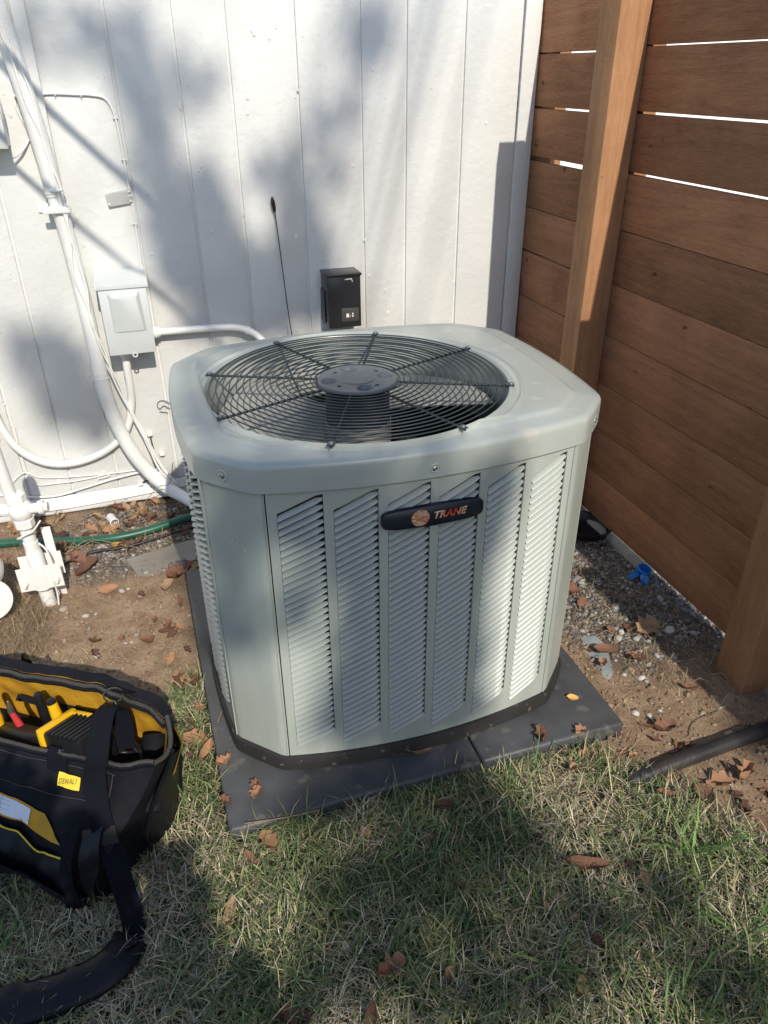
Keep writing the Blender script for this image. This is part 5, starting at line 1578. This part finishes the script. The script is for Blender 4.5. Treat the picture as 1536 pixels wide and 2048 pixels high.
many(8, .84, 1.16, .66, .80, .02, .045, ['rust', 'brown', 'rust'], 'on the soil below the drain pipe', 'dry leaves below the drain pipe')
many(12, .2, .75, .45, .9, .018, .035, ['brown', 'tan'], 'sunk in the shaded lawn', 'leaf fragments in the lawn')
# twigs
for (pts, lb) in (([(-.33, 2.06, .02), (-.26, 2.10, .03), (-.17, 2.06, .02), (-.10, 2.02, .012)], 'thin pale twig crossing the dark irrigation line'),
                  ([(-.52, 1.72, .006), (-.45, 1.76, .012), (-.40, 1.84, .015), (-.385, 1.90, .01)], 'pale bent twig at the left edge below the gas pipe'),
                  ([(-.10, 2.22, .05), (-.04, 2.24, .10), (.0, 2.2, .13), (.02, 2.24, .18)], 'dark twig standing against the wall near the line sleeve'),
                  ([(.17, .930, .048), (.10, .938, .044), (.03, .947, .046)], 'dry pale stem lying on the front rim of the pad'),
                  ([(.055, 1.29, .042), (.03, 1.255, .043), (.015, 1.22, .042)], 'pale stem lying on the left side of the pad'),
                  ([(.98, .885, .012), (1.02, .91, .02), (1.09, .93, .012)], 'thin dark twig on the soil above the drain pipe')):
    tag(tube('twig', pts, .0012, M_litter if False else mat('twig_bark', (.30, .22, .14), .9, var=.4, vscale=60), None, 5, 5), lb, 'twig')
bmv, bmf = [], []
for k in range(240):
    x_ = random.uniform(-.5, .1); y_ = random.uniform(2.03, 2.33)
    if k > 170: x_ = random.uniform(1.02, 1.24); y_ = random.uniform(1.02, 1.45)
    a_ = random.uniform(0, 6.28); L_ = random.uniform(.03, .09); z_ = gh(x_, y_) + .006
    pts = [Vector((x_ + math.cos(a_ + .3 * q) * L_ * q, y_ + math.sin(a_ + .3 * q) * L_ * q, z_ + random.uniform(0, .03) * math.sin(q * 3))) for q in (0, .33, .66, 1)]
    pts = [Vector((p.x, min(p.y, WY - .02), p.z)) for p in pts]
    v_, f_ = tube_geo(pts, random.uniform(.0005, .0011), 4); o = len(bmv); bmv += v_; bmf += [tuple(i + o for i in q) for q in f_]
tag(obj('dead_stems', bmv, bmf, mat('dead_stem', (.36, .26, .16), .9, var=.5, vscale=30)), 'tangle of thin dead stems by the wall and the fence post', kind='stuff')
# thatch of litter at lower left by the pipe
x, y = scatter(5000, -.62, -.36, 1.6, 2.1, lambda x, y: .8 + 0 * x); n = len(x)
tag(blades('dry_thatch', x, y, rng.uniform(.02, .09, n), rng.uniform(.0008, .0016, n), rng.uniform(.3, 1.5, n), palette([(.25, .18, .11), (.36, .27, .17), (.15, .11, .07)], n), rng.uniform(-.1, .5, n), seg=4), 'dry thatch heaped left of the gas pipe', kind='stuff')

# ------------------------------------------------------------------ trees behind the photographer, which throw the dappled shade
def leaf_cloud(pts, size, aspect=1.6):
    n = len(pts); P = np.array(pts, dtype=np.float32)
    a_ = rng.normal(0, 1, (n, 3)); a_ /= np.linalg.norm(a_, axis=1)[:, None]
    b_ = rng.normal(0, 1, (n, 3)); b_ -= (a_ * b_).sum(1)[:, None] * a_; b_ /= np.linalg.norm(b_, axis=1)[:, None]
    s = (size * rng.uniform(.7, 1.3, n))[:, None]
    v = np.stack([P - a_ * s * aspect / 2, P + b_ * s / 2, P + a_ * s * aspect / 2, P - b_ * s / 2], 1)
    return v
def cloud_obj(name, v, mt, parent):
    n = len(v); me = bpy.data.meshes.new(name); me.vertices.add(n * 4); me.vertices.foreach_set('co', v.astype(np.float32).ravel())
    me.loops.add(n * 4); me.loops.foreach_set('vertex_index', np.arange(n * 4, dtype=np.int32))
    me.polygons.add(n); me.polygons.foreach_set('loop_start', (np.arange(n) * 4).astype(np.int32))
    me.update(calc_edges=True); me.materials.append(mt)
    o = bpy.data.objects.new(name, me); link(o, parent); tag(o, kind='stuff'); return o
YT = -5.0
def sprays(lst, depth, yt):
    """leaf sprays of the crown: (u, v, ru, rv, weight) centres on the plane y = yt"""
    out = []
    for (u, v, ru, rv, w) in lst:
        n = int(w * 7600 * ru * rv) + 3
        for _ in range(n):
            a_ = random.uniform(0, 2 * math.pi); q = random.random() ** .55
            y_ = yt + random.uniform(-depth, depth); dy = y_ - yt
            out.append((u + ru * q * math.cos(a_) - TAZ * dy, y_, v + rv * q * math.sin(a_) - TEL * dy))
    return out
SPRAYS = [(0.522, 7.275, 0.075, 0.09, 0.34), (0.503, 7.373, 0.109, 0.075, 0.22), (0.376, 7.393, 0.07, 0.041, 0.11), (0.547, 7.11, 0.072, 0.134, 0.6), (0.591, 6.86, 0.085, 0.166, 1.0), (0.693, 6.737, 0.119, 0.162, 1.0), (0.842, 6.695, 0.125, 0.137, 1.0), (0.942, 6.895, 0.061, 0.142, 0.8), (0.687, 6.936, 0.064, 0.148, 0.9), (1.043, 7.082, 0.042, 0.145, 0.38), (1.101, 7.222, 0.038, 0.068, 0.34), (1.175, 7.378, 0.065, 0.099, 0.75), (0.986, 6.714, 0.072, 0.138, 1.0), (0.74, 6.611, 0.17, 0.062, 0.8), (0.17, 6.483, 0.11, 0.155, 0.6), (0.123, 6.581, 0.066, 0.088, 0.4), (0.246, 6.359, 0.072, 0.115, 0.7), (0.672, 4.909, 0.16, 0.045, 1.0), (0.722, 4.765, 0.182, 0.05, 1.0), (0.883, 4.73, 0.069, 0.039, 0.9), (0.826, 4.856, 0.056, 0.037, 0.9), (0.94, 4.619, 0.146, 0.059, 0.65), (0.598, 4.674, 0.182, 0.06, 0.55), (0.715, 4.57, 0.164, 0.046, 0.7), (0.409, 4.628, 0.132, 0.036, 0.5), (1.028, 4.484, 0.082, 0.037, 0.6), (0.581, 4.777, 0.127, 0.047, 0.55), (1.457, 4.796, 0.043, 0.038, 0.6), (0.556, 5.577, 0.056, 0.064, 1.53), (0.637, 5.514, 0.069, 0.098, 1.7), (0.725, 5.475, 0.082, 0.134, 1.7), (0.82, 5.434, 0.078, 0.163, 1.7), (0.872, 5.527, 0.058, 0.071, 1.7), (0.896, 5.582, 0.047, 0.049, 1.36), (0.828, 5.223, 0.079, 0.153, 1.7), (0.727, 5.214, 0.08, 0.151, 1.7), (0.63, 5.278, 0.056, 0.094, 0.94), (0.625, 5.116, 0.06, 0.066, 1.02), (0.554, 5.409, 0.043, 0.063, 0.68), (0.76, 5.045, 0.087, 0.071, 1.7), (0.869, 5.052, 0.045, 0.057, 1.19), (0.452, 5.57, 0.042, 0.081, 1.36), (0.435, 5.407, 0.04, 0.082, 1.36), (0.526, 5.61, 0.039, 0.044, 1.36), (0.451, 5.711, 0.043, 0.043, 0.8), (0.521, 5.684, 0.057, 0.035, 0.9), (0.606, 5.659, 0.064, 0.027, 0.9), (0.713, 5.644, 0.065, 0.027, 0.8), (0.801, 5.651, 0.052, 0.028, 0.6), (0.452, 5.867, 0.029, 0.112, 0.7), (0.473, 6.014, 0.023, 0.093, 0.5), (0.622, 6.164, 0.072, 0.057, 0.4), (0.986, 5.971, 0.067, 0.06, 0.5), (0.72, 5.852, 0.136, 0.077, 0.45), (0.337, 7.372, 0.15, 0.083, 0.17), (0.606, 7.24, 0.155, 0.104, 0.19), (0.544, 7.405, 0.061, 0.042, 0.22), (0.9, 7.047, 0.088, 0.079, 0.3), (0.839, 6.665, 0.188, 0.093, 0.8), (0.676, 4.919, 0.19, 0.053, 0.8), (0.687, 4.757, 0.196, 0.054, 0.6)]
tree = thing('shade_tree', 'large leafy tree behind the photographer casting the dappled shade', 'tree', (2.6, -6.2, 0))
tube('trunk', [(2.6, -6.2, -.2), (2.55, -6.2, 1.2), (2.45, -6.1, 2.6), (2.5, -6.0, 4.2), (2.55, -5.9, 6.0), (2.45, -5.7, 8.2), (2.0, -5.5, 9.9), (1.2, -5.4, 10.6)], [.20, .17, .15, .13, .11, .09, .06, .03], M_bark, tree, 14)
pts = sprays(SPRAYS, .8, YT)
tips = [(random.uniform(-1, 2.2), random.uniform(-7, -4), random.uniform(8.2, 9.6)) for _ in range(12)]
cloud_obj('leaves', leaf_cloud(pts, .055), M_tleaf, tree)
extra = []
for _ in range(60):
    c = Vector((random.uniform(-1.8, 3.6), random.uniform(-7.5, -3.6), 0)); c.z = 8.6 + .82 * (c.y + 5) * -1 + random.uniform(.0, 1.4)
    for _ in range(70): extra.append((c.x + random.gauss(0, .3), c.y + random.gauss(0, .3), c.z + random.gauss(0, .22)))
cloud_obj('upper_leaves', leaf_cloud(extra, .075), M_tleaf, tree)
# limbs reaching into the sprays
joint = [Vector((2.0, -5.5, 9.9)), Vector((1.2, -5.4, 10.6))]
for i, (u, v, ru, rv, w) in enumerate(SPRAYS):
    if w < .3 or u > 1.1 or i % 3: continue
    e = Vector((u, YT, v)); j = min(joint, key=lambda q: (q - e).length)
    mid = j.lerp(e, .5) + Vector((0, random.uniform(-.2, .2), random.uniform(.05, .25)))
    tube('limb', [j, mid, e], [.010, .006, .002], M_bark, tree, 6, 4)
# unseen shrub added behind the camera, shaped to shadow the bag and lawn
shr = thing('added_shadow_shrub', 'dense round shrub added out of view to throw the shadow over the tool bag', 'shrub', (-.42, -.80, 0))
sp_ = []
while len(sp_) < 5200:
    x = random.uniform(-1, 1); y = random.uniform(-1, 1); z = random.uniform(0, 1)
    r = math.sqrt(x * x + y * y + (max(0, z - .45) / .55) ** 2)
    if r > 1 or r < .55: continue
    sp_.append((-.40 + x * .54, -.80 + y * .40, .1 + z * 1.62 + .02 * math.sin(x * 9)))
cloud_obj('foliage', leaf_cloud(sp_, .055), M_tleaf, shr)
for a_ in range(7):
    tube('stem', [(-.42, -.8, -.05), (-.42 + .15 * math.cos(a_), -.8 + .15 * math.sin(a_), .6), (-.42 + .3 * math.cos(a_ * .9), -.8 + .25 * math.sin(a_ * .9), 1.2)], [.02, .014, .006], M_bark, shr, 8, 4)
